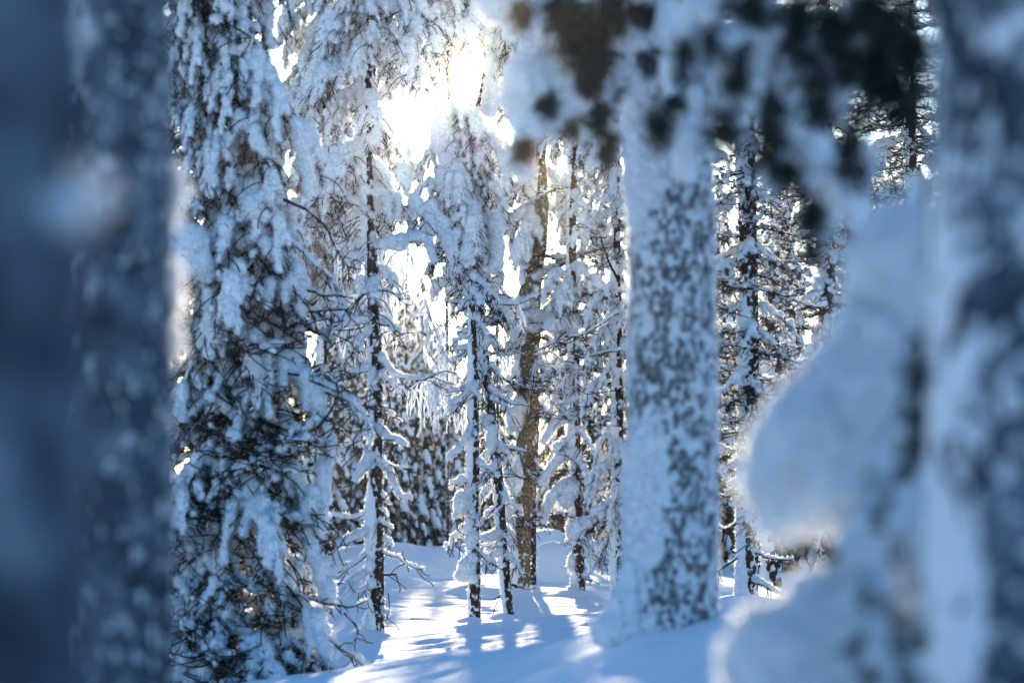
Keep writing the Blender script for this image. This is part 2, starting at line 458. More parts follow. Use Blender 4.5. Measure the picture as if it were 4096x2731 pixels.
LIB = {}
def make_lib(kind, n, voxel, amp, fz=.014, **kw):
    items = []
    for i in range(n):
        g = random.Random(hash((kind, i)) % 1000 if False else i * 31 + len(kind) * 7)
        k2 = {k: (g.uniform(*v) if isinstance(v, tuple) else v) for k, v in kw.items()}
        k2['side_n'] = int(round(k2['side_n']))
        w, nd, sp = gen_branch(i * 101 + len(kind) * 13 + sum(map(ord, kind)), **k2)
        items.append([w, nd, sp])
    ms = bake([(it[2], voxel, amp, M['snow'], 0.0) for it in items])
    LIB[kind] = []
    for it, me in zip(items, ms):
        me.name = 'snow_load'
        if kind != 'far': me = fuzz(me, .42, fz)
        LIB[kind].append((it[0].mesh('branch', M['twig']), it[1].mesh('needles', M['needle'], False) if it[1].n else None, me, it))

def add_branch(tree, kind, i, pos, az, scale=1.0, tilt=0.0, needles=True, snow=True):
    w, nd, sn, _ = LIB[kind][i % len(LIB[kind])]
    o = obj('branch', w, tree); o.location = pos
    o.rotation_euler = (0, -tilt, az); o.scale = (scale,) * 3
    if nd and needles: k = obj('needles', nd, o); k['kind'] = 'stuff'
    if snow: k = obj('snow_load', sn, o); k['kind'] = 'stuff'
    return o

SUNPX = (1872, 345)
def px(v): return (CX + v[0] / v[1] * F, HOR - (v[2] - EYE) / v[1] * F)
def clear_of_sun(pos, az, L, rpx=70):
    """keeps the gap in the crowns through which the sun shines"""
    for t in (0, 0.35, 0.7, 1.0):
        q = Vector((pos[0] + math.cos(az) * L * 0.55 * t, pos[1] + math.sin(az) * L * 0.55 * t, pos[2] - L * 0.75 * t * t))
        x, y = px(q)
        if abs(x - SUNPX[0]) < rpx * 0.8 and -rpx * 1.0 < y - SUNPX[1] < rpx * 0.8: return False
    return True

make_lib('droop', 9, 0.013, 0.02, L=(0.7, 1.0), a0=(-0.1, 0.4), a1=(-1.5, -1.1), side_n=(7, 10), snow_r=0.052, cover=0.62, needles=0.6, twigs=0.6, hang=0.95)
make_lib('bush', 8, 0.014, 0.022, L=(0.6, 0.9), a0=(-0.2, 0.15), a1=(-1.0, -0.5), side_n=(5, 8), snow_r=0.052, cover=0.62, needles=0.2, twigs=1.0, hang=0.55, curl=0.3)
make_lib('heavy', 8, 0.016, 0.028, .018, L=(0.7, 1.05), a0=(-0.1, 0.4), a1=(-1.5, -1.0), side_n=(6, 9), snow_r=0.07, cover=0.76, needles=0.14, twigs=1.3, hang=0.9)
make_lib('stub', 8, 0.012, 0.016, .016, L=(0.28, 0.5), a0=(-0.35, 0.25), a1=(-1.1, -0.4), side_n=(2, 4), snow_r=0.036, cover=0.88, needles=0.04, twigs=1.6, hang=0.6, wood_r=0.009)
make_lib('curly', 8, 0.014, 0.014, L=(0.6, 0.95), a0=(-0.3, 0.3), a1=(-0.7, 0.1), side_n=(6, 9), snow_r=0.034, cover=0.62, needles=0.12, twigs=1.8, hang=0.1, curl=1.0, wood_r=0.010)
make_lib('far', 6, 0.032, 0.04, L=(0.8, 1.2), a0=(-0.5, -0.1), a1=(-1.4, -1.0), side_n=(4, 6), snow_r=0.085, cover=0.5, needles=1.0, twigs=0.2, hang=0.9, nl=0.13, wood_r=0.012)

def crown(tree, base, top, zs, n, kinds, len0, len1, seed, azr=(0, 6.283), scale_j=0.25, tilt=0.0, trunk=None, needles=True):
    """n branches round a stem; zs = z range local, len0/len1 scale at bottom and top; trunk = path giving the axis"""
    g = random.Random(seed)
    for i in range(n):
        t = (i + g.random()) / n; z = zs[0] + (zs[1] - zs[0]) * t
        if trunk is not None: x, y = np.interp(z, trunk[:, 2], trunk[:, 0]), np.interp(z, trunk[:, 2], trunk[:, 1])
        else: x = y = 0.0
        az = i * 2.39996 + g.uniform(-0.5, 0.5)
        if azr != (0, 6.283): az = g.uniform(*azr)
        sc = (len0 + (len1 - len0) * t) * g.uniform(1 - scale_j, 1 + scale_j)
        wpos = Vector((x, y, z)) + tree.location
        if not clear_of_sun(wpos, az, sc * 0.8): continue
        add_branch(tree, g.choice(kinds), g.randrange(99), (x, y, z), az, sc, g.uniform(-0.12, 0.12) + tilt, needles)

def local(tree, pts): return np.array([list(Vector(p) - tree.location) for p in pts])

def pbranch(tree, d, pts, thick, end=0.75, wood=0.012, dd=0.0, side=1, seed=None, voxel=0.012, cover=1.0, lumps=0, twig=4, taper_w=0.45, up=0.95):
    """one bough placed by eye: pts photo pixels from trunk to tip, thick = snow depth in pixels, dd = depth run of the tip"""
    g = np.random.default_rng(seed if seed is not None else int(pts[0][0] * 7 + pts[0][1]))
    w3 = [P(x, y, d + dd * k / max(1, len(pts) - 1)) for k, (x, y) in enumerate(pts)]
    p = smooth_path(local(tree, w3), 2); q, t = resample(p, 0.02)
    q = q + (fbm(q * 9, 2, int(pts[0][1])) - 0.5)[:, None] * 0.03
    mb = MB(); tube(mb, q, wood * (1.15 - (1 - taper_w) * t), 6)
    dv, u, w = frames(q)
    for _ in range(twig):
        j = g.integers(len(q) // 3, len(q)); s = q[j]; a = [s]
        dr = dv[j] + g.normal(size=3) * 0.6 + np.array([0, 0, -0.45])
        dr /= np.linalg.norm(dr); l = 0.08 + 0.24 * g.random()
        for k in range(4):
            dr = dr + g.normal(size=3) * 0.28; dr /= np.linalg.norm(dr); a.append(a[-1] + dr * l / 4)
        tube(mb, a, 0.0048, 4)
    o = obj('branch', mb.mesh('branch', M['twig']), tree)
    r0 = thick / F * d * 0.41; sp = []
    st = max(1, int(r0 * 0.55 / 0.02)); ph = g.random() * 9
    prof = 0.75 + 0.55 * vnoise(np.stack([t * len(q) * 0.02 / max(r0 * 2.2, 0.03) + ph, 0 * t, 0 * t], -1), 5)
    for j in range(0, len(q), st):
        r = r0 * (1 - (1 - end) * t[j]) * prof[j]
        if g.random() > cover: continue
        sp.append((q[j] + np.array([g.normal() * r * 0.12, g.normal() * r * 0.15, r * up]), r, (1, 1.15, 1)))
    for _ in range(lumps):
        j = g.integers(0, len(q)); r = r0 * g.uniform(0.7, 1.25)
        sp.append((q[j] + np.array([0, g.normal() * r * 0.4, r * 0.8]), r))
    snow_obj('snow_load', o, sp, voxel, min(0.03, r0 * 0.55), fz=.00068 * d)
    return o

def pblob(tree, d, blobs, name='snow_clump', voxel=0.014, amp=0.03, fz=None):
    sp = []
    for (x, y, r, *k) in blobs:
        sp.append((np.array(list(P(x, y, d + (k[1] if len(k) > 1 else 0)) - tree.location)), r / F * d * .88, (1, 0.9, k[0] if k else 1.0)))
    return snow_obj(name, tree, sp, voxel, amp, fz=fz or max(.013, .00068 * d))

def frost_strings(tree, d, arch, n, lmin, lmax, seed, dd=0.0):
    """an arching birch branch with thin hanging twigs thick with frost"""
    g = np.random.default_rng(seed)
    w3 = [P(x, y, d + dd * k / max(1, len(arch) - 1)) for k, (x, y) in enumerate(arch)]
    q, t = resample(smooth_path(local(tree, w3), 2), 0.03)
    mb = MB(); tube(mb, q, 0.011 * (1.2 - 0.8 * t), 5)
    o = obj('branch', mb.mesh('branch', M['twig']), tree)
    fr = MB()
    top = q + np.array([0, 0, 0.012]); tube(fr, top, 0.013 * (1.2 - 0.5 * t) * (0.8 + 0.5 * g.random(len(t))), 5)
    for i in range(n):
        j = g.integers(0, len(q)); s = q[j] + g.normal(size=3) * np.array([0.02, 0.15, 0.0]); L = g.uniform(lmin, lmax)
        a = [s]; dr = np.array([g.normal() * 0.55, g.normal() * 0.5, -0.5]); k = max(4, int(L / 0.06))
        for m_ in range(k):
            dr = dr * 0.72 + np.array([g.normal() * 0.16, g.normal() * 0.16, -0.42]); dr /= np.linalg.norm(dr); a.append(a[-1] + dr * L / k)
            if g.random() < 0.38:
                b = a[-1]; e = dr + g.normal(size=3) * 0.7; e /= np.linalg.norm(e)
                tube(fr, [b, b + e * 0.03, b + e * 0.05 + np.array([0, 0, -0.03]) * g.random(), b + e * 0.06 + np.array([0, 0, -0.08]) * g.random()], 0.0052, 4)
        qq, tt = resample(smooth_path(a, 1), 0.02)
        tube(fr, qq, 0.0088 * (1.1 - 0.45 * tt) * (0.75 + 0.6 * g.random(len(tt))), 5)
    k = obj('frosted_twigs', fr.mesh('frosted_twigs', M['frost']), o); k['kind'] = 'stuff'
    return o

def tree_at(name, label, cat, X, d, Y=None, group=None):
    x = (X - CX) / F * d
    z = EYE + (HOR - Y) / F * d if Y else gz(x, d)
    return thing(name, label, cat, Vector((x, d, z)), group)

def pxpath(tree, d, pts): return local(tree, [P(x, y, d) for x, y in pts])

# ================================================================== the pine in front of the middle, left of the gap
t = tree_at('pine_tree', 'slim dark pine with thick snow sleeves on short branches, beside the bushy spruce', 'tree', 1507, 24, 2535)
tb = t
tp = pxpath(t, 24, [(1507, 2570), (1507, 2300), (1505, 2000), (1500, 1800), (1508, 1600), (1500, 1400), (1492, 1200), (1485, 1040), (1474, 880), (1462, 480), (1470, 0), (1480, -900)])
trunk_part(t, tp, [0.076, 0.066, 0.06, 0.056, 0.05, 0.04], 'pine_bark', 11, (-1, -0.45), 0.47, 0.008, 0.035, 34, 0.009, 56, 0.42)
for pts, th, kw in [
    ([(1531, 1828), (1540, 1853), (1575, 1865), (1620, 1875), (1655, 1878)], 15, dict(lumps=2, wood=.008)),
    ([(1515, 1868), (1560, 1890), (1580, 1950), (1600, 1995), (1640, 1997)], 46, dict(end=.55)),
    ([(1528, 2048), (1548, 2068)], 26, {}),
    ([(1525, 2115), (1560, 2130), (1590, 2180), (1605, 2240)], 40, dict(end=.8)),
    ([(1535, 2208), (1590, 2235), (1640, 2265), (1698, 2275)], 20, dict(end=.9, wood=.009)),
    ([(1535, 2297), (1560, 2296), (1582, 2299)], 9, {}),
    ([(1525, 2430), (1540, 2448), (1557, 2457)], 24, {}),
    ([(1475, 2050), (1410, 2078), (1370, 2075), (1330, 2066)], 27, dict(end=.9)),
    ([(1485, 2130), (1420, 2160), (1365, 2180), (1348, 2192)], 60, dict(end=.5)),
    ([(1470, 2220), (1400, 2268), (1350, 2290)], 38, {}),
    ([(1462, 2300), (1420, 2330), (1385, 2370), (1357, 2397)], 50, dict(end=.7)),
    ([(1482, 2355), (1430, 2372)], 34, {}),
    ([(1482, 1850), (1450, 1890), (1420, 1928)], 80, dict(end=.5)),
    ([(1440, 1760), (1370, 1793)], 40, {}),
    ([(1510, 1715), (1540, 1745), (1580, 1765), (1620, 1788)], 46, dict(end=.75)),
    ([(1520, 1450), (1570, 1500), (1640, 1520), (1690, 1522), (1750, 1495)], 40, dict(end=.4, wood=.010)),
    ([(1520, 1295), (1583, 1312)], 26, dict(end=.8)),
    ([(1470, 1290), (1380, 1305), (1340, 1325)], 70, dict(end=.6)),
    ([(1490, 1480), (1440, 1490), (1400, 1495), (1370, 1500)], 34, {}),
    ([(1500, 1480), (1490, 1530), (1505, 1560)], 36, {}),
    ([(1485, 990), (1450, 992), (1415, 995)], 60, dict(end=.6)),
    ([(1495, 995), (1550, 992), (1600, 988), (1640, 968), (1690, 962), (1715, 985), (1735, 1060)], 62, dict(end=.6, twig=9, wood=.014)),
    ([(1460, 860), (1420, 872), (1380, 892), (1318, 897)], 62, dict(end=.6, twig=6)),
    ([(1515, 740), (1580, 735), (1640, 770), (1665, 830), (1680, 888)], 70, dict(end=.6, twig=5)),
    ([(1590, 790), (1600, 830), (1580, 890)], 36, dict(end=.7)),
    ([(1615, 790), (1640, 840), (1638, 880)], 34, dict(end=.7)),
    ([(1450, 720), (1400, 730), (1350, 760), (1300, 790)], 60, dict(twig=8)),
    ([(1450, 640), (1390, 625), (1340, 650)], 55, dict(twig=6)),
    ([(1490, 880), (1440, 820), (1330, 800)], 40, dict(twig=8)),
    ([(1500, 1160), (1560, 1165), (1610, 1200)], 20, dict(twig=6)),
    ([(1470, 1020), (1420, 1030), (1390, 1060)], 40, dict(twig=8)),
]:
    kw = dict(kw); kw.setdefault('dd', R.uniform(-0.3, 0.3)); pbranch(t, 24 - 0.03, pts, th, **kw)
pblob(t, 23.85, [(1505, 1125, 26), (1508, 1140, 22)], amp=.012)
pblob(t, 23.9, [(1445, 1118, 24), (1452, 1140, 20)], amp=.012)
pblob(t, 23.9, [(1470, 2030, 38, 1.2), (1440, 2060, 36, 1.3), (1455, 2110, 40, 1.2)], amp=.02)
pblob(t, 23.9, [(1475, 1900, 45, 1.3), (1460, 1960, 38, 1.4), (1490, 1850, 34)], amp=.02)
pblob(t, 23.85, [(1480, 2260, 24, 1.5), (1485, 2330, 22, 1.3)], amp=.015)
pblob(t, 23.95, [(1470, 2480, 18, 2.2), (1462, 2530, 26, 1.2), (1490, 2550, 30, .6)], amp=.015)
pblob(t, 23.75, [(1500, 660, 75, 1.2), (1450, 720, 60), (1545, 600, 55, 1.5), (1540, 700, 60), (1420, 700, 40), (1590, 690, 40), (1530, 520, 34, 1.8), (1440, 650, 40), (1500, 770, 45), (1455, 830, 42, 1.2)], amp=.05)
pblob(t, 23.8, [(1570, 970, 38), (1610, 960, 34), (1540, 975, 30), (1600, 985, 40, .6)], amp=.03)
crown(t, 0, 0, (4.3, 8.2), 60, ['heavy', 'heavy', 'droop'], 1.0, 0.75, 21, trunk=tp)

crown(t, 0, 0, (.8, 4.2), 20, ['stub'], .85, 1.0, 22, trunk=tp)

# ================================================================== twin stems, right of the gap
t = tree_at('pine_tree', 'pine with two slender leaning stems joined above, rising from sunlit snow', 'tree', 1930, 27.5, 2480)
p1 = pxpath(t, 27.2, [(1897, 2520), (1896, 2400), (1898, 2259), (1890, 2055), (1895, 1860), (1896, 1610), (1893, 1406), (1889, 1250), (1880, 1120)])
trunk_part(t, p1, [0.073, 0.066, 0.06, 0.05, 0.03], 'pine_bark', 31, (-1, -0.45), 0.48, 0.007, 0.016, 36, 0.009, 50, 0.34)
p2 = pxpath(t, 28.3, [(2045, 2500), (2035, 2440), (2016, 2259), (2003, 2055), (1988, 1860), (1968, 1690), (1957, 1580), (1935, 1406), (1924, 1304), (1915, 1220), (1899, 1125), (1894, 1040), (1888, 960)])
trunk_part(t, p2, [0.062, 0.058, 0.056, 0.052, 0.05], 'pine_bark', 37, (-1, -0.45), 0.48, 0.007, 0.016, 36, 0.009, 50, 0.34)
p3 = pxpath(t, 28.2, [(1890, 985), (1873, 950), (1848, 850), (1820, 740), (1800, 560), (1790, 300), (1800, 0), (1800, -800)])
trunk_part(t, p3, [0.046, 0.045, 0.04, 0.03], 'red_bark', 41, (-1, -0.45), 0.48, 0.007, 0.016, 36, 0.009, 50, 0.34)
p4 = pxpath(t, 28.3, [(1889, 985), (1891, 910), (1881, 808), (1878, 740), (1886, 600), (1905, 440), (1950, 200), (1960, -800)])
trunk_part(t, p4, [0.04, 0.036, 0.032, 0.024], 'red_bark', 43, (-1, -0.45), 0.48, 0.007, 0.016, 36, 0.009, 50, 0.34)
for pts, th, kw in [
    ([(1890, 1046), (1820, 1048), (1745, 1046)], 34, dict(twig=7)),
    ([(1895, 1040), (1925, 1044), (1945, 1050)], 52, {}),
    ([(1900, 1092), (1840, 1108), (1795, 1112)], 26, dict(twig=5)),
    ([(1885, 950), (1840, 990), (1790, 1010), (1765, 1020)], 26, dict(twig=9)),
    ([(1880, 900), (1830, 940), (1780, 960)], 22, dict(twig=8)),
    ([(1885, 1000), (1850, 1020), (1825, 1015)], 20, dict(twig=6)),
    ([(1895, 1210), (1840, 1214), (1780, 1207)], 25, dict(twig=4)),
    ([(1925, 1203), (1990, 1214), (2060, 1222), (2138, 1190)], 36, dict(end=.8, twig=3)),
    ([(2005, 1215), (2030, 1250), (2045, 1288)], 46, dict(end=.8)),
    ([(2055, 1222), (2080, 1255), (2092, 1320)], 26, dict(end=.8)),
    ([(1915, 1385), (1870, 1395), (1820, 1402)], 34, dict(twig=5)),
    ([(1915, 1310), (1870, 1330), (1830, 1345)], 30, dict(twig=6)),
    ([(1905, 1260), (1875, 1290), (1850, 1310)], 24, dict(twig=5)),
    ([(1940, 1480), (1900, 1530), (1860, 1562), (1785, 1567)], 40, dict(end=.55, wood=.013)),
    ([(1960, 1560), (2000, 1590), (2050, 1620), (2095, 1622)], 28, dict(wood=.010)),
    ([(1950, 1500), (1980, 1560), (2030, 1610)], 14, {}),
    ([(1990, 1780), (2050, 1795), (2105, 1808)], 20, {}),
    ([(1960, 1685), (1925, 1720), (1902, 1742)], 46, {}),
    ([(1990, 1865), (1945, 1915), (1910, 1952)], 52, dict(end=.7)),
    ([(1955, 1955), (1925, 2000), (1898, 2038)], 34, {}),
    ([(1885, 1720), (1850, 1785), (1795, 1838)], 38, dict(end=.8)),
    ([(1885, 1960), (1850, 2020), (1822, 2070)], 50, dict(end=.6)),
    ([(1915, 2200), (1945, 2245), (1985, 2262)], 24, {}),
    ([(1990, 2155), (1950, 2163), (1920, 2166)], 58, dict(end=.7)),
    ([(2000, 2215), (1965, 2235), (1940, 2255)], 44, {}),
    ([(2050, 2335), (2070, 2348), (2092, 2352)], 11, {}),
    ([(2025, 2365), (2008, 2372), (1990, 2390)], 12, {}),
    ([(1890, 1560), (1840, 1610), (1800, 1625)], 36, {}),
    ([(1955, 1420), (1900, 1450), (1840, 1560)], 22, dict(twig=7)),
    ([(1915, 1850), (1950, 1880), (1960, 1890)], 30, {}),
    ([(1930, 1340), (1975, 1360), (1985, 1390)], 30, dict(twig=4)),
    ([(1905, 1110), (1960, 1150), (2010, 1180), (2040, 1190)], 8, dict(twig=4, wood=.006)),
]:
    kw = dict(kw); kw.setdefault('dd', R.uniform(-0.3, 0.3))
    d = 27.15 if (pts[0][0] < 1900 and pts[0][1] > 1450) or pts[0] in [(1915, 2200), (1915, 1850)] else 28.25
    pbranch(t, d, pts, th, voxel=.013, **kw)
pblob(t, 27.0, [(1868, 2265, 40, 1.2), (1850, 2300, 34), (1885, 2235, 30), (1890, 2310, 26)], amp=.02)
pblob(t, 27.05, [(1885, 2160, 26, 1.6)], amp=.012)
pblob(t, 27.05, [(1912, 2085, 22)], amp=.012)
pblob(t, 28.15, [(1965, 1760, 26, 2.2), (1968, 1715, 22)], amp=.012)
pblob(t, 28.15, [(1920, 1360, 34), (1945, 1365, 26)], amp=.02)
pblob(t, 27.05, [(1842, 2010, 32, 1.8)], amp=.015)
pblob(t, 28.0, [(1770, 540, 60, 1.6), (1800, 640, 50, 1.6), (1770, 440, 52), (1780, 720, 40, 1.6), (1800, 780, 26, 1.6)], amp=.05)
pblob(t, 28.1, [(1995, 700, 40, 1.6), (1975, 790, 42, 1.8), (1960, 880, 34, 1.8), (2000, 640, 34)], amp=.04)
pblob(t, 28.0, [(1985, 900, 40, 1.7), (1990, 990, 34, 1.8), (1975, 1060, 24, 1.6)], amp=.04)
crown(t, 0, 0, (4.4, 8.4), 50, ['heavy', 'heavy', 'droop'], 0.9, 0.6, 51, trunk=p3)
crown(t, 0, 0, (4.6, 8.4), 44, ['heavy', 'droop'], 0.85, 0.6, 53, trunk=p4)

for (x, y, z, az, sc, kd) in [(1815, 60, 28.2, 3.0, 1.1, 'heavy'), (1810, 250, 28.2, 3.2, .8, 'heavy'), (1800, 130, 28.2, 4.4, .9, 'heavy'), (1950, 120, 28.3, .1, .9, 'heavy'), (1945, 260, 28.3, -.2, .8, 'heavy'),
                              (1955, 20, 28.3, 5.2, .9, 'heavy'), (1800, -200, 28.2, .2, 1.0, 'heavy'), (1800, -120, 28.2, -.3, 1.0, 'heavy'), (1955, -180, 28.3, 3.0, 1.0, 'heavy'), (1955, -90, 28.3, 3.4, .9, 'heavy'), (1800, -50, 28.2, .4, .7, 'heavy'), (1880, 620, 28.3, 3.0, .7, 'heavy'), (1815, 500, 28.2, 0, .8, 'heavy'), (1800, 190, 28.2, .1, .32, 'heavy'), (1800, 260, 28.2, -.3, .32, 'heavy'), (1797, 380, 28.2, .2, .42, 'heavy'), (1950, 170, 28.3, 3.1, .36, 'heavy'), (1940, 290, 28.3, 3.3, .3, 'heavy'), (1915, 400, 28.3, 3.0, .36, 'heavy'), (1800, 440, 28.2, -.2, .55, 'heavy'), (1905, 450, 28.3, 2.8, .5, 'heavy'), (1955, -40, 28.3, 3.6, .8, 'droop'), (1800, -30, 28.2, .2, .8, 'droop'), (1795, 330, 28.2, 3.3, .9, 'heavy'), (1930, 400, 28.3, .3, .7, 'heavy'), (1880, 480, 28.3, 4.7, .6, 'heavy'), (1880, 560, 28.3, 3.9, .6, 'heavy')]:
    add_branch(t, kd, int(x + y), tuple(P(x, y, z) - t.location), az, sc, 0)

crown(t, 0, 0, (.7, 4.2), 18, ['stub'], .95, 1.0, 57, trunk=p1[:8])
crown(t, 0, 0, (.6, 4.3), 26, ['stub'], .95, 1.05, 58, trunk=p2)

pblob(t, 28.2, [(1745, 190, 46, 1.6), (1765, 300, 40, 1.6), (1740, 400, 44, 1.5), (1780, 460, 38, 1.5), (1700, 300, 36, 1.6), (1690, 470, 40, 1.6)], amp=.05)
pblob(t, 28.2, [(1955, 250, 32, 1.7), (1965, 340, 32, 1.7), (1960, 430, 34, 1.6), (1990, 170, 38, 1.6), (1925, 150, 36, 1.3), (1860, 140, 36, 1.2), (1800, 130, 40, 1.2)], amp=.05)
pblob(t, 28.2, [(1830, 500, 34, 1.4), (1890, 520, 36, 1.4), (1930, 540, 32, 1.5), (1850, 590, 38, 1.5)], amp=.05)

# ================================================================== birch
t = tree_at('birch_tree', 'thick golden brown birch trunk with peeling bark and snow plastered down its left side', 'tree', 2088, 34, 2358)
tp = pxpath(t, 34, [(2086, 2395), (2083, 2300), (2078, 2106), (2098, 1953), (2109, 1814), (2112, 1610), (2109, 1406), (2122, 1330), (2118, 1190), (2130, 1088), (2150, 960), (2160, 800), (2150, 600), (2170, 300), (2200, -400)])
trunk_part(t, tp, [0.128, 0.150, 0.158, 0.156, 0.150, 0.130, 0.10, 0.09, 0.08, 0.06], 'birch_bark', 61, (-1, -0.25), 0.40, 0.010, 0.08, 30, 0.011, 80, 0.40, rough=.16)
for pts, th, kw in [
    ([(2140, 1330), (2200, 1310), (2260, 1300)], 100, dict(wood=.02)),
    ([(2085, 1660), (2055, 1700), (2040, 1740)], 80, dict(end=.5)),
    ([(2095, 1340), (2060, 1360), (2040, 1420)], 50, dict(twig=6)),
    ([(2140, 1420), (2175, 1450), (2180, 1500), (2150, 1520)], 24, dict(wood=.012)),
    ([(2110, 1170), (2060, 1150), (2030, 1100)], 60, dict(twig=6)),
    ([(2140, 1120), (2200, 1080), (2260, 1050), (2330, 1030)], 40, dict(twig=7)),
    ([(2120, 1240), (2070, 1245), (2050, 1230)], 60, {}),
]:
    pbranch(t, 33.85, pts, th, voxel=.016, **kw)
pblob(t, 33.8, [(2160, 1280, 50), (2210, 1270, 48), (2245, 1300, 40), (2120, 1270, 40)], amp=.04)
pblob(t, 33.8, [(2060, 1670, 40, 1.3), (2075, 1620, 30, 1.4)], amp=.03)
pblob(t, 33.85, [(2040, 1900, 28, 2.5), (2035, 2020, 28, 2.5), (2045, 2150, 22, 2.0)], amp=.03)
for a, n in [([(2140, 1450), (2180, 1400), (2230, 1420), (2280, 1480)], 16), ([(2100, 1420), (2040, 1400), (1990, 1420)], 14), ([(2140, 1080), (2190, 1000), (2240, 1010), (2270, 1060)], 10)]:
    frost_strings(t, 33.6, a, n, .35, .8, int(a[0][0]))
crown(t, 0, 0, (2.6, 4.8), 20, ['stub', 'curly'], 1.1, 1.2, 64, trunk=tp)
crown(t, 0, 0, (4.8, 9.0), 44, ['heavy', 'droop'], 1.15, 0.8, 63, trunk=tp)

# ================================================================== right-hand slim pine
t = tree_at('pine_tree', 'slim brown pine with heavy snow-laden boughs drooping left, in front of the rounded snow hump', 'tree', 2318, 33.5, 2371)
tp = pxpath(t, 33.5, [(2318, 2400), (2314, 2200), (2310, 2060), (2304, 1860), (2301, 1766), (2303, 1574), (2301, 1497), (2291, 1179), (2285, 900), (2300, 500), (2300, -300)])
trunk_part(t, tp, [0.082, 0.073, 0.066, 0.06, 0.055, 0.045], 'red_bark', 71, (-1, -0.35), 0.45, 0.009, 0.04, 32, 0.011, 50, 0.42)
for pts, th, kw in [
    ([(2285, 1680), (2230, 1705), (2195, 1740), (2172, 1782)], 62, dict(end=.7)),
    ([(2292, 1830), (2235, 1850), (2195, 1900), (2162, 1952)], 72, dict(end=.55)),
    ([(2282, 1970), (2225, 1985), (2190, 2040), (2176, 2100)], 72, dict(end=.55)),
    ([(2290, 1740), (2250, 1790), (2230, 1830)], 40, {}),
    ([(2325, 1915), (2352, 1926)], 26, {}),
    ([(2330, 1980), (2360, 1988), (2388, 1991)], 22, {}),
    ([(2340, 2225), (2390, 2245), (2438, 2256)], 24, {}),
    ([(2335, 2170), (2355, 2220), (2366, 2290)], 30, {}),
    ([(2338, 2310), (2366, 2325)], 26, {}),
    ([(2300, 1500), (2260, 1530), (2220, 1600), (2200, 1650)], 30, dict(twig=4)),
    ([(2300, 1480), (2330, 1500), (2345, 1560)], 30, {}),
    ([(2295, 1330), (2240, 1360), (2200, 1380), (2140, 1410)], 20, dict(twig=6)),
    ([(2300, 1300), (2350, 1290), (2400, 1300)], 40, dict(twig=6)),
    ([(2292, 1180), (2330, 1150), (2370, 1110)], 30, dict(twig=6)),
    ([(2292, 1240), (2250, 1270), (2215, 1280)], 50, dict(twig=6)),
    ([(2300, 1600), (2260, 1620), (2240, 1680)], 40, dict()),
    ([(2300, 1420), (2350, 1440), (2400, 1430), (2440, 1400)], 14, dict(twig=5)),
]:
    kw = dict(kw); kw.setdefault('dd', R.uniform(-0.3, 0.3)); pbranch(t, 33.4, pts, th, voxel=.016, **kw)
pblob(t, 33.3, [(2280, 1960, 40, 1.3), (2262, 2000, 34)], amp=.03)
pblob(t, 33.3, [(2282, 2120, 22, 2.4), (2285, 2250, 18, 2.4), (2290, 2360, 26)], amp=.02)
pblob(t, 33.3, [(2240, 1280, 48), (2290, 1290, 40), (2205, 1300, 36)], amp=.04)
for a, n in [([(2300, 1450), (2250, 1440), (2210, 1480), (2190, 1540)], 14), ([(2310, 1500), (2350, 1500), (2390, 1540)], 8)]:
    frost_strings(t, 33.2, a, n, .3, .6, int(a[0][0]))
crown(t, 0, 0, (4.0, 9.0), 54, ['heavy', 'droop', 'curly'], 1.05, 0.6, 73, trunk=tp)

crown(t, 0, 0, (.6, 4.2), 30, ['stub', 'stub', 'curly'], 1.1, 1.2, 74, trunk=tp)

# ================================================================== spruce against the thick frosted trunk
t = tree_at('spruce_tree', 'drooping dark-needled spruce half hidden behind the thick frosted trunk, its snowy boughs hanging low', 'tree', 2470, 31)
h = 7.5
tp = np.array([(0, 0, -.2), (0.01, 0, 2), (-0.02, 0, 5), (0, 0, h)])
trunk_part(t, tp, [0.08, 0.07, 0.05, 0.02], 'pine_bark', 81, (-1, -.4), .5, .01, .03, 18, .02, 30, .5)
crown(t, 0, 0, (0.75, 7.3), 80, ['droop', 'droop', 'droop', 'heavy', 'curly'], 0.78, 0.62, 83, trunk=tp)
for pts, th, kw in [
    ([(2440, 920), (2420, 960), (2400, 930), (2330, 900)], 24, dict(twig=10)),
    ([(2470, 1120), (2440, 1060), (2400, 950)], 10, dict(twig=5, wood=.016)),
    ([(2480, 1400), (2420, 1410), (2340, 1430)], 18, dict(twig=6)),
    ([(2470, 1250), (2400, 1300), (2330, 1345), (2290, 1345)], 20, dict(twig=7)),
    ([(2470, 1560), (2400, 1570), (2340, 1580), (2300, 1550)], 10, dict(twig=5, wood=.007)),
]:
    pbranch(t, 30.7, pts, th, voxel=.015, **kw)

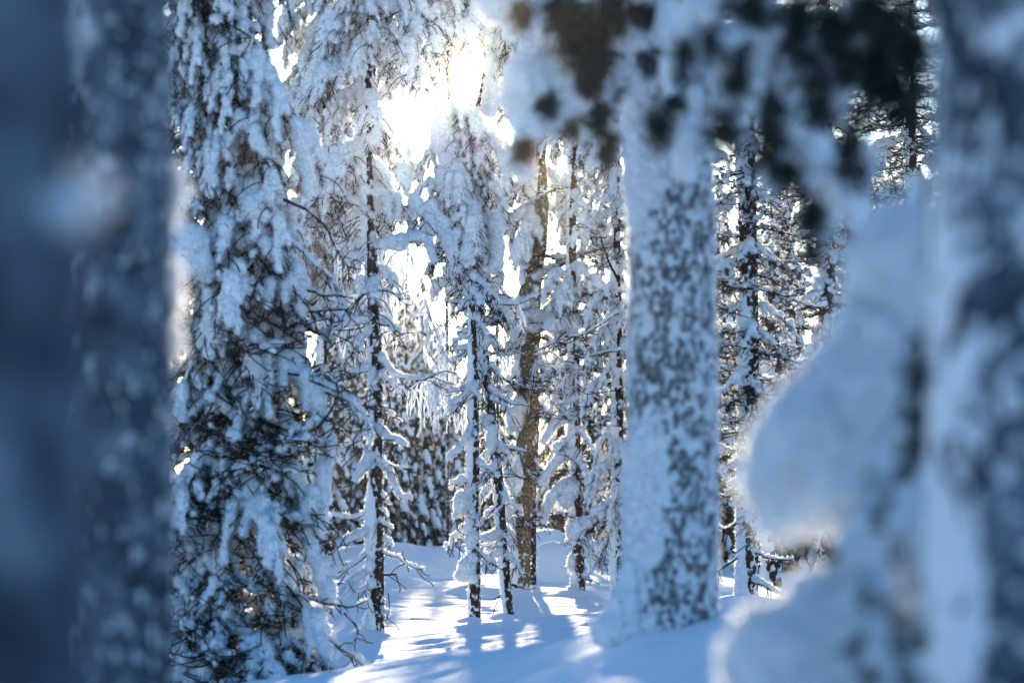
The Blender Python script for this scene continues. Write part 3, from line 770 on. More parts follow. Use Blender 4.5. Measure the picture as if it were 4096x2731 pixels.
# ================================================================== big spruce on the left
t = tree_at('spruce_tree', 'tall bushy spruce crowded with snow clumps and dark twigs, beside the blurred left trunk', 'tree', 860, 19, 2790)
tp = pxpath(t, 19, [(870, 2830), (865, 2400), (880, 2000), (890, 1600), (860, 1200), (850, 850), (828, 500), (815, 200), (812, -200), (815, -700)])
trunk_part(t, tp, [0.085, 0.078, 0.07, 0.06, 0.045, 0.03], 'red_bark', 91, (-1, -.5), .42, .008, .015, 34, .010, 50, .3)
g = random.Random(91)
def side_len(z):      # how far the boughs reach at a height, metres
    return np.interp(z, [0, 0.7, 1.4, 2.2, 3.2, 4.2, 5.5, 7.0], [1.18, 0.95, 0.80, 0.86, 0.84, 0.66, 0.66, 0.5])
n = 250
for i in range(n):
    tt = (i + g.random()) / n; z = 0.12 + 6.4 * tt
    x = float(np.interp(z, tp[:, 2], tp[:, 0]))
    az = i * 2.39996 + g.uniform(-.4, .4)
    if math.sin(az) > 0.55 and g.random() < 0.6: az = -az
    low = z < 3.1
    kind = g.choice(['bush', 'bush', 'droop', 'curly'] if low else ['droop', 'droop', 'droop', 'bush'])
    sc = side_len(z) * g.uniform(0.75, 1.3) / 0.66 * (0.9 if low else 1.0) * (1.15 if math.cos(az) > 0.3 else 0.85)
    add_branch(t, kind, g.randrange(99), (x + 0.02 * math.cos(az), 0.02 * math.sin(az), z), az, min(1.5, sc * 0.84), g.uniform(-.15, .15))
# big pillows on its boughs and the snow robe down its right edge
def P19(*b, **k): pblob(t, 19, b, **k)
pblob(t, 18.4, [(760, 980, 95, 1.1), (720, 1060, 80), (800, 1060, 70), (700, 920, 50, 1.3), (830, 1100, 36)], amp=.03)
pblob(t, 18.7, [(1215, 560, 50, 1.6), (1225, 650, 45, 1.7), (1240, 740, 40, 1.6), (1190, 500, 40)], amp=.04)
pblob(t, 18.5, [(1010, 830, 60), (1050, 800, 44), (970, 860, 36), (1060, 850, 40)], amp=.04)
pblob(t, 18.7, [(1220, 2110, 34, 2), (1245, 2200, 38, 2), (1280, 2290, 42, 1.8), (1310, 2370, 44, 1.6), (1190, 2060, 26)], amp=.03)
pblob(t, 18.8, [(1310, 1800, 40, 2.4), (1290, 1900, 42, 2.2), (1325, 1760, 30), (1300, 1990, 30, 1.8)], amp=.03)
pblob(t, 18.6, [(950, 1350, 60, .8), (1010, 1340, 50, .8), (890, 1380, 40, .8)], amp=.04)
pblob(t, 18.6, [(1020, 2050, 50), (980, 2010, 40), (1050, 2110, 40, 1.2)], amp=.04)
for pts, th, kw in [
    ([(1090, 1480), (1200, 1500), (1300, 1540), (1400, 1600), (1470, 1680), (1490, 1760), (1460, 1810)], 24, dict(end=.9, wood=.012, twig=6)),
    ([(1300, 1530), (1380, 1590), (1430, 1660), (1450, 1720)], 20, dict(wood=.010)),
    ([(1180, 1760), (1290, 1700), (1370, 1560), (1310, 1500)], 18, dict(wood=.012, twig=7)),
    ([(1130, 800), (1230, 840), (1310, 920), (1370, 1040)], 16, dict(twig=12, wood=.012)),
    ([(1200, 1150), (1290, 1180), (1380, 1190)], 18, dict(twig=9)),
    ([(1200, 1250), (1290, 1245), (1400, 1235)], 20, dict(twig=6)),
    ([(1150, 2380), (1300, 2410), (1400, 2430), (1470, 2400)], 18, dict(wood=.010, twig=5)),
    ([(1200, 2480), (1320, 2560), (1420, 2640), (1500, 2690)], 40, dict(twig=10, lumps=4)),
    ([(1150, 2560), (1280, 2640), (1380, 2700)], 36, dict(twig=10)),
    ([(1380, 2450), (1420, 2490), (1430, 2540), (1410, 2570)], 18, {}),
    ([(1100, 900), (1200, 1000), (1330, 1120), (1380, 1230)], 30, dict(twig=12, wood=.012)),
]:
    kw = dict(kw); kw.setdefault('dd', R.uniform(-0.5, 0.2)); pbranch(t, 18.7, pts, th, voxel=.012, **kw)

# ================================================================== weeping birch, its hanging twigs white with frost
t = tree_at('birch_tree', 'slender birch with curtains of white frosted hanging twigs, behind the slim dark pine', 'tree', 1560, 30)
tp = np.array([(-.12, 0, -.2), (-.15, 0, 1.5), (-.14, 0, 3.0), (-.1, 0, 4.2), (0, 0, 5.4)])
trunk_part(t, tp, [0.05, 0.04, 0.032, 0.024, 0.012], 'birch_bark', 101, (-1, -.4), .55, .008, .02, 18, .02, 26, .5)
for k, (a, n, l0, l1) in enumerate([
    ([(1520, 1330), (1550, 1180), (1600, 1080), (1670, 1050), (1720, 1100)], 30, .5, 1.1),
    ([(1520, 1250), (1560, 1090), (1620, 1020), (1690, 1010)], 30, .5, 1.15),
    ([(1510, 1200), (1540, 1060), (1590, 1000), (1640, 1000)], 26, .5, 1.0),
    ([(1520, 1400), (1580, 1280), (1650, 1230), (1720, 1250)], 24, .4, 1.0),
    ([(1520, 1500), (1570, 1420), (1640, 1400)], 16, .4, .8),
    ([(1560, 1150), (1650, 1080), (1740, 1120), (1780, 1230)], 18, .4, .9),
    ([(1500, 1420), (1450, 1330), (1400, 1330), (1360, 1400)], 22, .3, .7),
    ([(1500, 1300), (1440, 1180), (1390, 1190), (1350, 1270)], 22, .3, .7),
    ([(1510, 1100), (1460, 960), (1400, 930), (1340, 1000)], 20, .3, .8),
    ([(1700, 1200), (1740, 1330), (1790, 1440), (1830, 1480)], 16, .3, .6),
    ([(1640, 1560), (1720, 1500), (1800, 1480), (1850, 1520)], 18, .3, .65),
    ([(1740, 1540), (1790, 1530), (1850, 1550)], 22, .3, .6),
]):
    frost_strings(t, 30 + R.uniform(-.6, .6), a, int(n * 1.5), l0, l1, 110 + k, dd=R.uniform(-.3, .3))

# ================================================================== thick frosted trunk, right of the gap, near
t = tree_at('pine_tree', 'thick near pine trunk plastered with mottled frost, its snow foot flaring on the shaded bank', 'tree', 2670, 11, 2520)
tG = t
tp = pxpath(t, 11, [(2690, 2640), (2688, 2500), (2692, 2000), (2690, 1500), (2685, 900), (2680, 400), (2675, -300), (2670, -1200)])
trunk_part(t, tp, [0.20, 0.195, 0.187, 0.18, 0.165, 0.14], 'frosted_bark', 121, (-1, -.5), .60, .009, .026, 58, .007, 220, .20, zst=.75, fine=True, fz=.017, ff=.22)
pblob(t, 10.92, [(2510, 2440, 100, 1.3), (2465, 2520, 120, .8), (2525, 2330, 66, 2), (2560, 2350, 46, 2), (2545, 2250, 26, 2), (2600, 2530, 110, .5), (2430, 2560, 60, .5), (2750, 2570, 110, .4), (2540, 2420, 60, 1.5)], 'snow_skirt', .02, .02)

# near boughs of that pine hanging into the top of the picture
make_lib('near', 5, 0.022, 0.03, .005, L=(0.8, 1.1), a0=(-0.2, 0.1), a1=(-1.2, -0.8), side_n=(4, 6), snow_r=0.10, cover=0.72, needles=0.8, twigs=0.3, hang=0.8, nl=0.075, wood_r=0.014)
def near_bough(tree, pts3, seed, kind='near', n=5, sc=1.0, thick=0.10):
    """a long bough with side boughs; thing > branch (> snow_load, needles)"""
    g = np.random.default_rng(seed)
    p = smooth_path(local(tree, pts3), 2); q, tt = resample(p, 0.05)
    mb = MB(); tube(mb, q, 0.028 * (1.2 - .8 * tt), 7)
    o = obj('branch', mb.mesh('branch', M['twig']), tree)
    sp = [(q[j] + np.array([0, 0, thick * .6]), thick * (0.7 + .5 * g.random())) for j in range(0, len(q), 2)]
    snow_obj('snow_load', o, sp, 0.022, 0.03, fz=.005)
    rr = random.Random(seed)
    for k in range(n):
        j = int((0.2 + 0.8 * k / max(1, n - 1)) * (len(q) - 1)); d = q[min(j + 1, len(q) - 1)] - q[max(j - 1, 0)]
        az = math.atan2(d[1], d[0]) + (1 if k % 2 else -1) * rr.uniform(.3, 1.2)
        add_branch(tree, kind, rr.randrange(99), tuple(q[j]), az, sc * rr.uniform(.75, 1.1), rr.uniform(-.4, 0))
near_bough(t, [P(2660, -150, 11), P(2500, -80, 10.2), P(2320, 0, 9.4), P(2180, 120, 8.9)], 1, n=7, sc=.55, thick=.07)
near_bough(t, [P(2660, -250, 11), P(2700, -200, 9.5), P(2800, -60, 8.4), P(2900, 40, 7.9)], 2, n=5, sc=.40, thick=.07)
near_bough(t, [P(2690, 100, 11), P(2780, 120, 10.2), P(2900, 260, 9.5), P(2960, 420, 9.2)], 3, n=6, sc=.6, thick=.07)
near_bough(t, [P(2670, 0, 11), P(2640, 30, 10), P(2620, 160, 9.4), P(2610, 300, 9.3)], 4, n=5, sc=.42, thick=.05)
pblob(t, 8.9, [(2150, 330, 120, 1.0), (2220, 300, 110), (2080, 330, 70, 1.2), (2120, 480, 95, 1.1), (2200, 440, 110), (2300, 400, 80), (2060, 640, 62, 1.2), (2100, 560, 70), (2330, 300, 90), (2020, 400, 40), (2280, 230, 80), (2110, 690, 40, 1.2)], amp=.02, voxel=.018)
pblob(t, 8.9, [(1990, 30, 70, 1.2), (2050, 120, 46), (1940, 0, 60), (2100, 10, 90), (2110, 160, 30, 1), (2080, 60, 60)], amp=.02, voxel=.018)
pblob(t, 9.3, [(2420, 520, 46, 1.6), (2440, 620, 36, 1.4), (2500, 300, 44, 1.5)], amp=.02, voxel=.018)
pblob(t, 9.5, [(2570, 200, 70, 1.6), (2620, 420, 66, 1.5), (2560, 480, 44, 1.6), (2700, 330, 80, 1.4), (2660, 120, 80, 1.3), (2780, 560, 80, 1.2), (2650, 560, 70, 1.2)], amp=.03, voxel=.018)
def tufts(tree, specs, seed, nl=.06, m='needle', name='needles'):
    g = np.random.default_rng(seed); mb = MB()
    for (x, y, d, rx, rz) in specs:
        c = np.array(list(P(x, y, d) - tree.location)); s = d / F
        for _ in range(max(6, int(rx * rz * s * s * 8000))):
            o3 = g.normal(size=3) * np.array([rx * s, rx * s * .7, rz * s]) * .48
            tuft(mb, g, c + o3, (g.normal() * .5, g.normal() * .5, -1), 26, nl, nl * .05)
    o = obj(name, mb.mesh(name, M[m], False), tree); o['kind'] = 'stuff'
tufts(t, [(2300, 120, 8.7, 90, 130), (2380, 200, 8.7, 70, 110), (2440, 60, 8.8, 70, 90), (2190, 410, 8.5, 32, 60), (2095, 610, 8.5, 34, 60), (2350, 330, 8.6, 60, 60), (2240, 40, 8.8, 60, 60),
          (2400, 470, 9.0, 30, 80), (2600, 240, 9.0, 30, 50), (2660, 60, 9.0, 60, 60), (2700, 420, 9.0, 26, 40), (2560, 60, 9, 40, 60), (2290, 500, 8.9, 40, 30), (2440, 600, 9.0, 30, 60), (2080, 50, 8.7, 30, 60)], 5)

# ================================================================== pines in the shade on the right
t = tree_at('pine_tree', 'dark pine in the shade with curled snowy twigs, just right of the thick frosted trunk', 'tree', 2990, 23.5, 2390)
tp = pxpath(t, 23.5, [(2988, 2440), (2990, 2300), (2985, 2000), (2998, 1500), (2994, 1020), (2985, 600), (2980, 100), (2980, -500)])
trunk_part(t, tp, [0.105, 0.098, 0.09, 0.085, 0.07, 0.05], 'pine_bark', 131, (-1, -.6), .5, .009, .02, 36, .010, 60, .36)
crown(t, 0, 0, (0.9, 6.6), 100, ['curly', 'curly', 'curly', 'bush'], 0.85, 0.8, 133, trunk=tp)
for pts, th in [([(3020, 2205), (3070, 2235), (3170, 2240)], 22), ([(2950, 2230), (2890, 2270), (2870, 2290)], 14), ([(3020, 2330), (3080, 2350), (3110, 2370)], 34), ([(2950, 2090), (2900, 2120), (2870, 2110)], 20)]:
    pbranch(t, 23.3, pts, th, twig=5)
t = tree_at('pine_tree', 'second shaded pine with a dark scaly trunk and snowy twigs, above the near snow bush', 'tree', 3310, 26.5)
tp = pxpath(t, 26.5, [(3310, 2500), (3310, 2000), (3315, 1300), (3300, 800), (3295, 300), (3290, -400)])
trunk_part(t, tp, [0.11, 0.1, 0.09, 0.08, 0.06], 'pine_bark', 141, (-1, -.6), .46, .009, .015, 36, .010, 60, .3)
crown(t, 0, 0, (1.2, 6.8), 90, ['curly', 'curly', 'bush', 'droop'], 0.95, 0.85, 143, trunk=tp)
t = tree_at('pine_tree', 'shaded pine full of snow-lined curved twigs, at the right edge beside the nearest trunk', 'tree', 3640, 27)
tp = np.array([(0, 0, -.2), (0.02, 0, 3), (0, 0, 7.2)])
trunk_part(t, tp, [0.11, 0.08, 0.03], 'pine_bark', 145, (-1, -.6), .46, .012, .02, 18, .02, 36, .4)
crown(t, 0, 0, (1.2, 7.0), 90, ['curly', 'curly', 'curly', 'bush'], 1.15, 0.9, 147, trunk=tp)

# ================================================================== near snow bush on the right
t = tree_at('young_spruce', 'blurred young spruce buried under big rounded snow pillows with dark hollows', 'tree', 3640, 4.6)
h = 1.9
tp = np.array([(0, 0, -.1), (0, 0, 1.0), (0.02, 0, h)])
trunk_part(t, tp, [0.04, 0.03, 0.012], 'pine_bark', 151, (-1, -.6), .4, .006, .01, 20, .02, 24, .4)
pblob(t, 4.5, [(3250, 1750, 270, 1.1), (3120, 1900, 180, 1.3), (3150, 2050, 170, .9), (3400, 1600, 260), (3350, 1900, 280), (3480, 1350, 190), (3330, 1480, 130), (3060, 1780, 85, 1.5)], 'snow_load', .014, .01)
pblob(t, 4.5, [(3560, 1050, 190, 1.1), (3480, 1130, 140), (3660, 930, 130), (3600, 1250, 150, 1.1), (3440, 1010, 70), (3540, 880, 90)], 'snow_load', .014, .01)
pblob(t, 4.35, [(3150, 2640, 290, 1.0), (3300, 2520, 250), (2960, 2640, 110, 1.3), (3400, 2700, 300), (3040, 2500, 110), (3420, 2380, 180, .8), (3250, 2340, 110, .7)], 'snow_load', .014, .01)
pblob(t, 4.5, [(3650, 2220, 190, 1.2), (3560, 2150, 120), (3720, 2050, 120), (3700, 2400, 140)], 'snow_load', .014, .01)
pblob(t, 4.4, [(3640, 2690, 120, .6), (3500, 2720, 120, .6), (3560, 2560, 80)], 'snow_load', .014, .01)
tufts(t, [(3655, 1680, 4.2, 60, 230), (3660, 1500, 4.25, 46, 90), (3530, 1985, 4.2, 36, 80), (3670, 1620, 4.1, 60, 260), (3680, 1450, 4.1, 40, 120), (3640, 1850, 4.1, 40, 90), (3500, 2080, 4.2, 30, 60), (3560, 2400, 4.15, 60, 60), (3620, 2560, 4.1, 70, 170), (3420, 2580, 4.1, 36, 60), (3640, 2700, 4.1, 80, 80),
          (3330, 2215, 4.2, 46, 16), (3230, 2190, 4.25, 26, 14), (3480, 2700, 4.1, 46, 20), (3600, 1850, 4.2, 30, 90), (3460, 2380, 4.1, 22, 60)], 153, .022)
for k in range(3):
    add_branch(t, 'near', k, (0, 0, .5 + .4 * k), 2.2 + k * 1.1, .45, 0)

# ================================================================== nearest trunk, right edge
t = tree_at('pine_tree', 'blurred frosted trunk filling the right edge, nearest to the camera', 'tree', 4250, 3.6)
tp = pxpath(t, 3.6, [(4250, 6800), (4250, 4000), (4245, 1400), (4240, -200), (4230, -3000), (4210, -6500)])
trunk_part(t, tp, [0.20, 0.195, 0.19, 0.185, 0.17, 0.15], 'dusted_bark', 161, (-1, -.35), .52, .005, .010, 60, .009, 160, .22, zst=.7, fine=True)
near_bough(t, [P(4230, -2600, 3.6), P(4050, -1700, 4.6), P(3750, -420, 5.9), P(3500, -60, 6.6)], 11, n=8, sc=.42, thick=.05)
near_bough(t, [P(4230, -2900, 3.6), P(3800, -1500, 4.4), P(3300, -350, 6.0), P(2980, 60, 6.8)], 13, n=7, sc=.42, thick=.05)
pblob(t, 6.4, [(2960, 220, 120, 1.2), (3050, 120, 130), (2900, 420, 90), (3080, 480, 80, 1.3), (3220, 640, 100), (3150, 300, 90, 1.3), (3350, 760, 90, 1.3), (3300, 900, 70, 1.2), (3450, 650, 80, 1.4), (3330, 400, 90, 1.3), (3100, 700, 90), (2950, 620, 70), (3500, 300, 90, 1.2), (2800, 200, 90)], amp=.02, voxel=.018)
tufts(t, [(2930, 330, 6.0, 40, 44), (2640, 500, 6.3, 46, 80), (2880, 510, 6.2, 64, 80), (3090, 500, 6.0, 60, 80), (3130, 700, 6.0, 70, 60), (3240, 870, 6.0, 50, 90), (3400, 700, 6.0, 46, 70), (3380, 570, 6.0, 34, 40), (3330, 110, 5.8, 80, 110),
          (3560, 120, 5.8, 80, 160), (3500, 330, 5.8, 60, 120), (3600, 400, 5.8, 50, 120), (3290, 440, 5.9, 50, 90), (2740, 220, 6.2, 30, 90), (2840, 180, 6.2, 34, 44), (3180, 200, 5.9, 46, 120), (3090, 390, 5.9, 40, 60), (3440, 480, 5.9, 30, 60), (3450, 40, 5.7, 60, 90), (3200, 60, 5.8, 60, 90), (3640, 220, 5.7, 60, 140), (3000, 60, 5.9, 70, 80), (3420, 250, 5.8, 90, 90), (3250, 300, 5.8, 40, 80), (2960, 250, 6, 40, 70), (3060, 620, 6, 44, 50), (3250, 1000, 6, 24, 40)], 163, .055)

# ================================================================== blurred trunks on the left
t = tree_at('pine_tree', 'blurred snowy trunk with sunlit frost beads down its right edge', 'tree', 470, 5.2)
tp = pxpath(t, 5.2, [(470, 4700), (470, 3000), (475, 1600), (470, 400), (465, -600), (460, -3000)])
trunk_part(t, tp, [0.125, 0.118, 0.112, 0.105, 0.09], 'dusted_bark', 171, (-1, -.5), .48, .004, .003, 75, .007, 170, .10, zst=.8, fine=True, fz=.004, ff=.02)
sp = []
g = random.Random(5)
for y in [715, 770, 850, 940, 1090, 1150, 1205, 1250, 1330, 1395, 1555, 1660, 1860, 2075, 2120, 2290]:
    sp.append((np.array(list(P(690 + g.uniform(-10, 14) + (10 if y > 1900 else 0), y, 5.2 + g.uniform(-.02, .03)) - t.location)), g.uniform(.014, .019), (1, 1, 1.3)))
snow_obj('snow_clump', t, sp, .005, .004, 'frost', fz=.016)
t = tree_at('pine_tree', 'dark blue blurred trunk at the far left edge, closest on that side', 'tree', -60, 2.1)
tp = pxpath(t, 2.1, [(-60, 9200), (-60, 4000), (-50, 1500), (-60, -500), (-70, -6000)])
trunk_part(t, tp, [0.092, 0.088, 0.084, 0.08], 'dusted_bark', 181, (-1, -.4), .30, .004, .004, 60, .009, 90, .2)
pblob(t, 2.05, [(330, 790, 95, 1.1), (260, 860, 80), (200, 820, 80), (120, 830, 80)], amp=.006, voxel=.006)

# ================================================================== snow humps
def hump(label, X, Y, d, rx, ry, rz, seed):
    x = (X - CX) / F * d; top = EYE + (HOR - Y) / F * d
    n, m_ = 64, 26; a = np.linspace(0, 2 * np.pi, n, endpoint=False); ph = np.linspace(0.02, 1, m_)
    rr = ph[:, None]; zz = np.sqrt(np.clip(1 - ph ** 2.3, 0, 1))[:, None]
    v = np.stack([rr * np.cos(a) * rx, rr * np.sin(a) * ry, np.broadcast_to(zz, (m_, n)) * rz], -1)
    v += (fbm(v * 1.7, 3, seed)[..., None] - .5) * np.array([.25, .25, .22]) * min(rx, 1.2)
    v += (fbm(v * 9, 2, seed)[..., None] - .5) * 0.03
    idx = np.arange(m_ * n).reshape(m_, n)
    f = np.stack([idx[:-1], np.roll(idx[:-1], -1, 1), np.roll(idx[1:], -1, 1), idx[1:]], -1).reshape(-1, 4)[:, ::-1]
    mb = MB(); mb.add(v.reshape(-1, 3), f.tolist() + [tuple(idx[0])])
    o = obj('snow_mound', mb.mesh('snow_mound', M['ground'])); o.location = (x, d, top - rz)
    o['label'] = label; o['category'] = 'snow mound'; o['group'] = 'rounded snow humps on the forest floor'
hump('long low blue-shaded snow mound behind the slim dark pine', 1580, 2176, 40, 1.6, 1.2, .72, 1)
hump('smooth blue snow slope at the foot of the long low mound', 1500, 2310, 35, 1.25, 1.3, .45, 2)
hump('round boulder-like snow mound with a sunlit rim, between the birch and the brown pine', 2205, 2168, 38, .46, .5, .72, 3)
hump('distant pale snow mound behind the round boulder-like one', 2190, 2112, 50, .8, .8, .75, 4)
hump('small snow mound behind the twin-stemmed pine', 1890, 2170, 44, .7, .7, .6, 5)
hump('low snow heap at the foot of the birch, behind the twin stems', 1900, 2335, 33.2, .5, .6, .28, 6)
hump('far shaded snow mound seen left of the thick frosted trunk', 2440, 2150, 46, .9, .9, .6, 7)

# ================================================================== trees farther back
def far_variant(seed, h, n, kind='far', s0=1.0, s1=.35, z0=.25):
    g = random.Random(seed); wood, nd = MB(), MB(); sn = MB()
    tube(wood, [(0, 0, -.4), (0, 0, h * .5), (0, 0, h)], np.array([.09, .06, .02]), 8)
    q = np.array([(-.045, -.03, zz) for zz in np.linspace(-.3, h * .9, 60)]); sn0 = MB(); tube(sn0, q + (vnoise(q * 4, seed)[:, None] - .5) * .04, .085 * np.linspace(1, .3, 60) * (.7 + .6 * vnoise(q * 7, seed)), 10)
    sn.add(sn0.verts(), sn0.f)
    for i in range(n):
        tt = (i + g.random()) / n; z = z0 + (h - z0) * tt; az = i * 2.4 + g.uniform(-.4, .4)
        sc = (s0 + (s1 - s0) * tt) * g.uniform(.8, 1.2)
        it = LIB[kind][g.randrange(len(LIB[kind]))]
        mx = np.array(Matrix.Rotation(az, 3, 'Z')) * sc
        off = np.array([0, 0, z])
        wv = it[3][0].verts() @ mx.T + off; wood.add(wv, it[3][0].f)
        if it[3][1].n: nd.add(it[3][1].verts() @ mx.T + off, it[3][1].f)
        me = it[2]; co_ = np.empty(len(me.vertices) * 3); me.vertices.foreach_get('co', co_)
        sn.add(co_.reshape(-1, 3) @ mx.T + off, [tuple(p.vertices) for p in me.polygons])
    return wood.mesh('trunk', M['pine_bark']), nd.mesh('needles', M['needle'], False), sn.mesh('snow_load', M['snow'])
FAR = [far_variant(201, 6.0, 84), far_variant(203, 7.0, 96, 'far', 1.15, .3), far_variant(207, 4.6, 66, 'far', .95, .3), far_variant(211, 7.5, 46, 'heavy', 1.3, .9, 2.2), far_variant(213, 12.0, 80, 'heavy', 1.35, .9, 4.6)]
def far_tree(v, X, d, s, rot, label, name='spruce_tree', group='snow-covered trees in the background'):
    t = tree_at(name, label, 'tree', X, d, None, group); t.location.z = max(t.location.z, 0) - .05
    w, nd, sn = FAR[v]
    o = obj('trunk', w, t); t.scale = (s, s, s); t.rotation_euler.z = rot
    k = obj('needles', nd, t); k['kind'] = 'stuff'
    obj('snow_load', sn, t)
    return t
for v, X, d, s, rot, label in [
    (1, 1690, 58, .95, .3, 'dense dark spruce heavy with snow, seen between the slim dark pine and the twin stems'),
    (0, 1810, 63, .9, 1.3, 'blue-grey snowy spruce right behind the left one of the twin stems'),
    (2, 1590, 52, .95, 2.0, 'shorter snowy spruce close behind the slim dark pine, to its right'),
    (0, 1390, 60, 1.0, .9, 'snowy blue spruce in the gap between the bushy spruce and the slim dark pine'),
    (2, 1290, 50, 1.0, 2.9, 'small snowy spruce peeping out behind the edge of the bushy spruce'),
    (0, 1990, 66, .9, 2.2, 'hazy spruce in the gap between the twin stems and the birch'),
    (2, 2215, 70, 1.1, 4.0, 'hazy spruce in the gap between the birch and the brown pine'),
    (1, 2360, 62, .95, 5.0, 'snowy spruce far behind the brown pine'),
    (1, 1480, 72, 1.0, 1.7, 'pale distant spruce directly behind the slim dark pine'),
    (1, 2480, 55, 1.0, .2, 'snowy spruce far behind the thick frosted trunk'),
    (4, 1290, 40, 1.0, .4, 'tall snow-laden pine crown rising behind the bushy spruce'),
    (1, 1625, 64, 1.05, 2.6, 'dark spruce standing close beside the dense one, seen through the frosted curtains'),
    (1, 1765, 70, .9, 5.6, 'dark spruce filling the low gap left of the twin stems'),
    (0, 1930, 74, .9, 3.2, 'dark spruce low between the twin stems'),
    (1, 1330, 68, 1.0, 1.2, 'dark spruce low behind the left boughs of the slim dark pine'),
    (1, 3120, 44, 1.05, .6, 'dark spruce behind the two shaded pines, left one'),
    (0, 3420, 40, 1.2, 2.6, 'dark spruce behind the near snow bush'),
    (1, 2870, 48, 1.1, 3.7, 'dark spruce just right of the thick frosted trunk, far back'),
    (1, 3620, 46, 1.15, 4.4, 'dark spruce far back at the right'),
    (0, 1000, 40, 1.2, 1.1, 'snowy spruce hidden behind the bushy spruce'),
    (1, 600, 36, 1.0, 2.1, 'snowy spruce behind the blurred left trunk'),
    (1, 250, 44, 1.1, .1, 'snowy spruce behind the far left trunk'),
    (1, 3900, 40, 1.1, .1, 'snowy spruce behind the right edge trunk'),
]:
    far_tree(v, X, d, s, rot, label)
t = tree_at('pine_tree', 'bare dark distant trunk between the birch and the brown pine', 'tree', 2240, 56)
trunk_part(t, np.array([(0, 0, -.2), (0, 0, 2), (.03, 0, 4), (.02, 0, 5.2)]), [.11, .1, .08, .05], 'red_bark', 301, (-1, -.5), .3, .01, .02, 12, .04, 20, .3)
crown(t, 0, 0, (3.2, 5.2), 14, ['heavy'], 1.1, .7, 303)
t = tree_at('pine_tree', 'small shaded trunk right behind the foot of the dark pine with curled twigs', 'tree', 3085, 36)
trunk_part(t, np.array([(0, 0, -.2), (0, 0, 2), (.03, 0, 5)]), [.16, .14, .1], 'pine_bark', 311, (-1, -.5), .5, .012, .02, 14, .03, 26, .4)
crown(t, 0, 0, (1.6, 5.2), 30, ['curly', 'bush'], 1.1, .9, 313)
# a far wood closing the view
g = random.Random(77)
for X, where in [(-150, 'far left edge trunk'), (350, 'blurred beaded trunk'), (900, 'bushy spruce'), (1180, 'right flank of the bushy spruce'), (1430, 'left boughs of the slim dark pine'),
                 (1660, 'frosted birch curtains'), (1790, 'left one of the twin stems'), (2030, 'gap beside the birch'), (2230, 'gap beside the brown pine'), (2430, 'half-hidden drooping spruce'),
                 (2700, 'thick frosted trunk'), (2920, 'curled-twig pine in the shade'), (3200, 'gap between the two shaded pines'), (3430, 'snow bush'), (3700, 'shaded pine beside the right edge trunk'), (4150, 'right edge trunk')]:
    mid = 1500 < X < 2500
    far_tree(g.choice([0, 1]), X + g.uniform(-40, 40), g.uniform(105, 125) if mid else g.uniform(62, 80), g.uniform(.85, 1.1) * (.8 if mid else 1.25), g.random() * 6, 'far snowy conifer behind the ' + where, group='far conifers at the back')
    far_tree(g.choice([0, 1]), X + g.uniform(60, 140), g.uniform(125, 160) if mid else g.uniform(85, 110), g.uniform(.85, 1.1) * (.8 if mid else 1.3), g.random() * 6, 'farthest snowy conifer behind the ' + where, group='far conifers at the back')

def tall_pine(X, d, z0, z1, n, s0, s1, r, seed, label):
    t = tree_at('pine_tree', label, 'tree', X, d)
    tp = np.array([(0, 0, -.2), (.01, 0, 2), (-.02, 0, 5), (0, 0, z1)])
    trunk_part(t, tp, [r, r * .9, r * .7, r * .3], 'pine_bark', seed, (-1, -.5), .42, .008, .008, 30, .016, 36, .3)
    crown(t, 0, 0, (z0, z1), n, ['heavy', 'heavy', 'droop'], s0, s1, seed, trunk=tp)
tall_pine(1494, 33, 5.2, 10.2, 46, 1.1, .8, .06, 401, 'tall snow-laden pine crown left of the sun, behind the slim dark pine')
tall_pine(2128, 36, 5.6, 10.6, 52, .9, .7, .06, 403, 'tall snow-laden pine crown right of the sun, behind the birch top')
tall_pine(1893, 36, 4.3, 7.1, 44, 1.0, .6, .05, 405, 'snow-laden pine crown glowing just below the sun, behind the twin stems')
tall_pine(1790, 49, 8.2, 14.0, 54, .75, .6, .035, 409, 'distant snow-laden crown close to the left of the sun')
tall_pine(1990, 51, 8.4, 14.4, 54, .75, .6, .035, 411, 'distant snow-laden crown close to the right of the sun')

finish_jobs()

# ================================================================== the gap in the crowns through which the sun shines
def clear_sun():
    vl = bpy.context.view_layer; vl.update(); n = 0; eye = Vector((0, 0, EYE))
    targets = [(0, 0)] + [(rr * math.cos(a), rr * math.sin(a)) for rr in (16, 32, 46) for a in np.linspace(0, 6.28, 9)[:-1]]
    for _ in range(60):
        dg = bpy.context.evaluated_depsgraph_get(); gone = set()
        for dx, dy in targets:
            d = (P(SUNPX[0] + dx, SUNPX[1] + dy, 1) - eye).normalized()
            hit, loc, nor, fi, ob, mx = S.ray_cast(dg, eye, d)
            if hit:
                o = bpy.data.objects[ob.name]
                while o.parent is not None and o.parent.type == 'MESH': o = o.parent
                gone.add((o.name, tuple(round(c, 2) for c in loc)))
        if not gone: break
        for nm in {x[0] for x in gone}:
            o = bpy.data.objects.get(nm)
            if o is None: continue
            print('SUN', nm, o.parent.name if o.parent else None)
            if o.name.startswith('branch') or o.name.startswith('snow_clump'):
                for c in list(o.children): bpy.data.objects.remove(c)
                bpy.data.objects.remove(o); n += 1
        vl.update()
        if not any(x[0].startswith(('branch', 'snow_clump')) for x in gone): break
    print('cleared', n)
clear_sun()

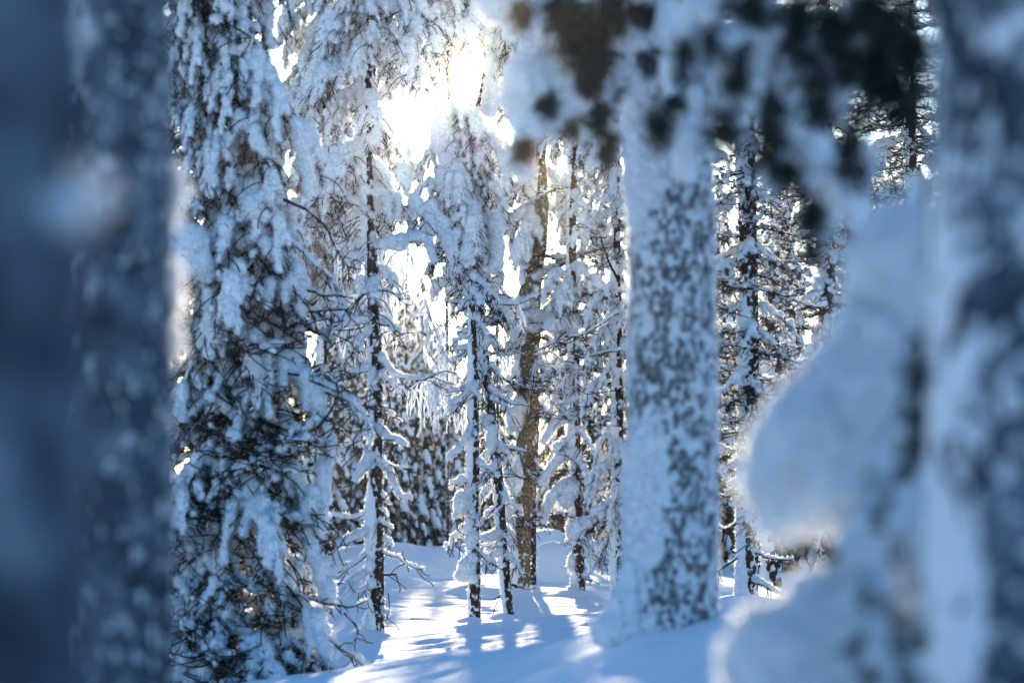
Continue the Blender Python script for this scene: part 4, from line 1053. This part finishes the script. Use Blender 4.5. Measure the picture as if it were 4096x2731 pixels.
LIT = [(1650, 2480, 27.2), (1750, 2540, 24.6), (1620, 2560, 23.8), (2150, 2480, 27), (2250, 2420, 30), (2200, 2400, 32), (1850, 2530, 25), (1200, 2720, 18), (1500, 2680, 17.5), (1350, 2700, 17.8), (2350, 2640, 12), (2450, 2700, 11), (1900, 2590, 16), (1700, 2640, 16.5), (1400, 2600, 21.8), (2350, 2500, 13),
       (2950, 1950, 4.45), (2960, 1750, 4.45), (3010, 1650, 4.45), (3090, 1560, 4.45), (2850, 2640, 4.3), (2880, 2530, 4.3), (2960, 2430, 4.3), (3080, 2370, 4.3),
       (2010, 300, 8.9), (1990, 560, 8.9), (2030, 720, 8.9), (2080, 740, 8.9), (2866, 1100, 11), (2866, 1300, 11), (2866, 1500, 11), (2868, 1650, 11), (2868, 1800, 11), (2868, 2000, 11), (2868, 2200, 11), (2870, 2350, 11), (2490, 1200, 11), (2485, 1800, 11),
       (1260, 600, 18.7), (1240, 2100, 18.7), (1330, 2350, 18.6), (1470, 1700, 18.7), (1440, 2620, 18.6), (690, 800, 5.2), (690, 1000, 5.2), (690, 1200, 5.2), (690, 1400, 5.2), (690, 1600, 5.2), (690, 1850, 5.2), (690, 2100, 5.2), (690, 2350, 5.2),
       (1640, 1995, 24), (1600, 2200, 24), (1470, 1900, 24), (1640, 1780, 24), (1400, 1800, 24), (2160, 1900, 33.4), (2180, 2050, 33.4), (1850, 2260, 27), (1800, 1830, 27), (1690, 1500, 30), (1640, 1400, 30), (1600, 1600, 30)]
def clear_light():
    """opens the gaps in the boughs that let the low sun through to what the photograph shows lit"""
    vl = bpy.context.view_layer; vl.update(); dg = bpy.context.evaluated_depsgraph_get(); gone = {}
    for q in LIT:
        p0 = P(*q); o0 = p0 + SUN * 0.25
        for _ in range(80):
            hit, loc, nor, fi, ob, mx = S.ray_cast(dg, o0, SUN)
            if not hit: break
            o = bpy.data.objects[ob.name]
            while o.parent is not None and o.parent.type == 'MESH': o = o.parent
            if (loc - p0).length > 1.3 and o.name.startswith(('branch', 'snow_clump')): gone[o.name] = 1
            elif (loc - p0).length > 1.3: print('BLOCK', q, ob.name, o.parent.name if o.parent else '', [round(c, 1) for c in loc])
            o0 = loc + SUN * 0.03
    for nm in gone:
        o = bpy.data.objects[nm]
        for c in list(o.children): bpy.data.objects.remove(c)
        bpy.data.objects.remove(o)
    print('light gaps', len(gone))
clear_light()

# ================================================================== frosty air
HAZE = 0.0001
if HAZE:
    bm = bmesh.new(); bmesh.ops.create_cube(bm, size=1); me = bpy.data.meshes.new('haze'); bm.to_mesh(me); bm.free()
    o = bpy.data.objects.new('haze', me); C.objects.link(o)
    o.scale = (700, 440, 18.5); o.location = (0, 140, 18.5 / 2 - 3.5); o['kind'] = 'stuff'
    m = bpy.data.materials.new('haze'); m.use_nodes = True; m.node_tree.nodes.clear()
    v = m.node_tree.nodes.new('ShaderNodeVolumePrincipled'); v.inputs['Color'].default_value = (.95, .97, 1, 1)
    v.inputs['Density'].default_value = HAZE; v.inputs['Anisotropy'].default_value = 0.95
    oo = m.node_tree.nodes.new('ShaderNodeOutputMaterial'); m.node_tree.links.new(v.outputs[0], oo.inputs['Volume'])
    me.materials.append(m); o.display_type = 'WIRE'
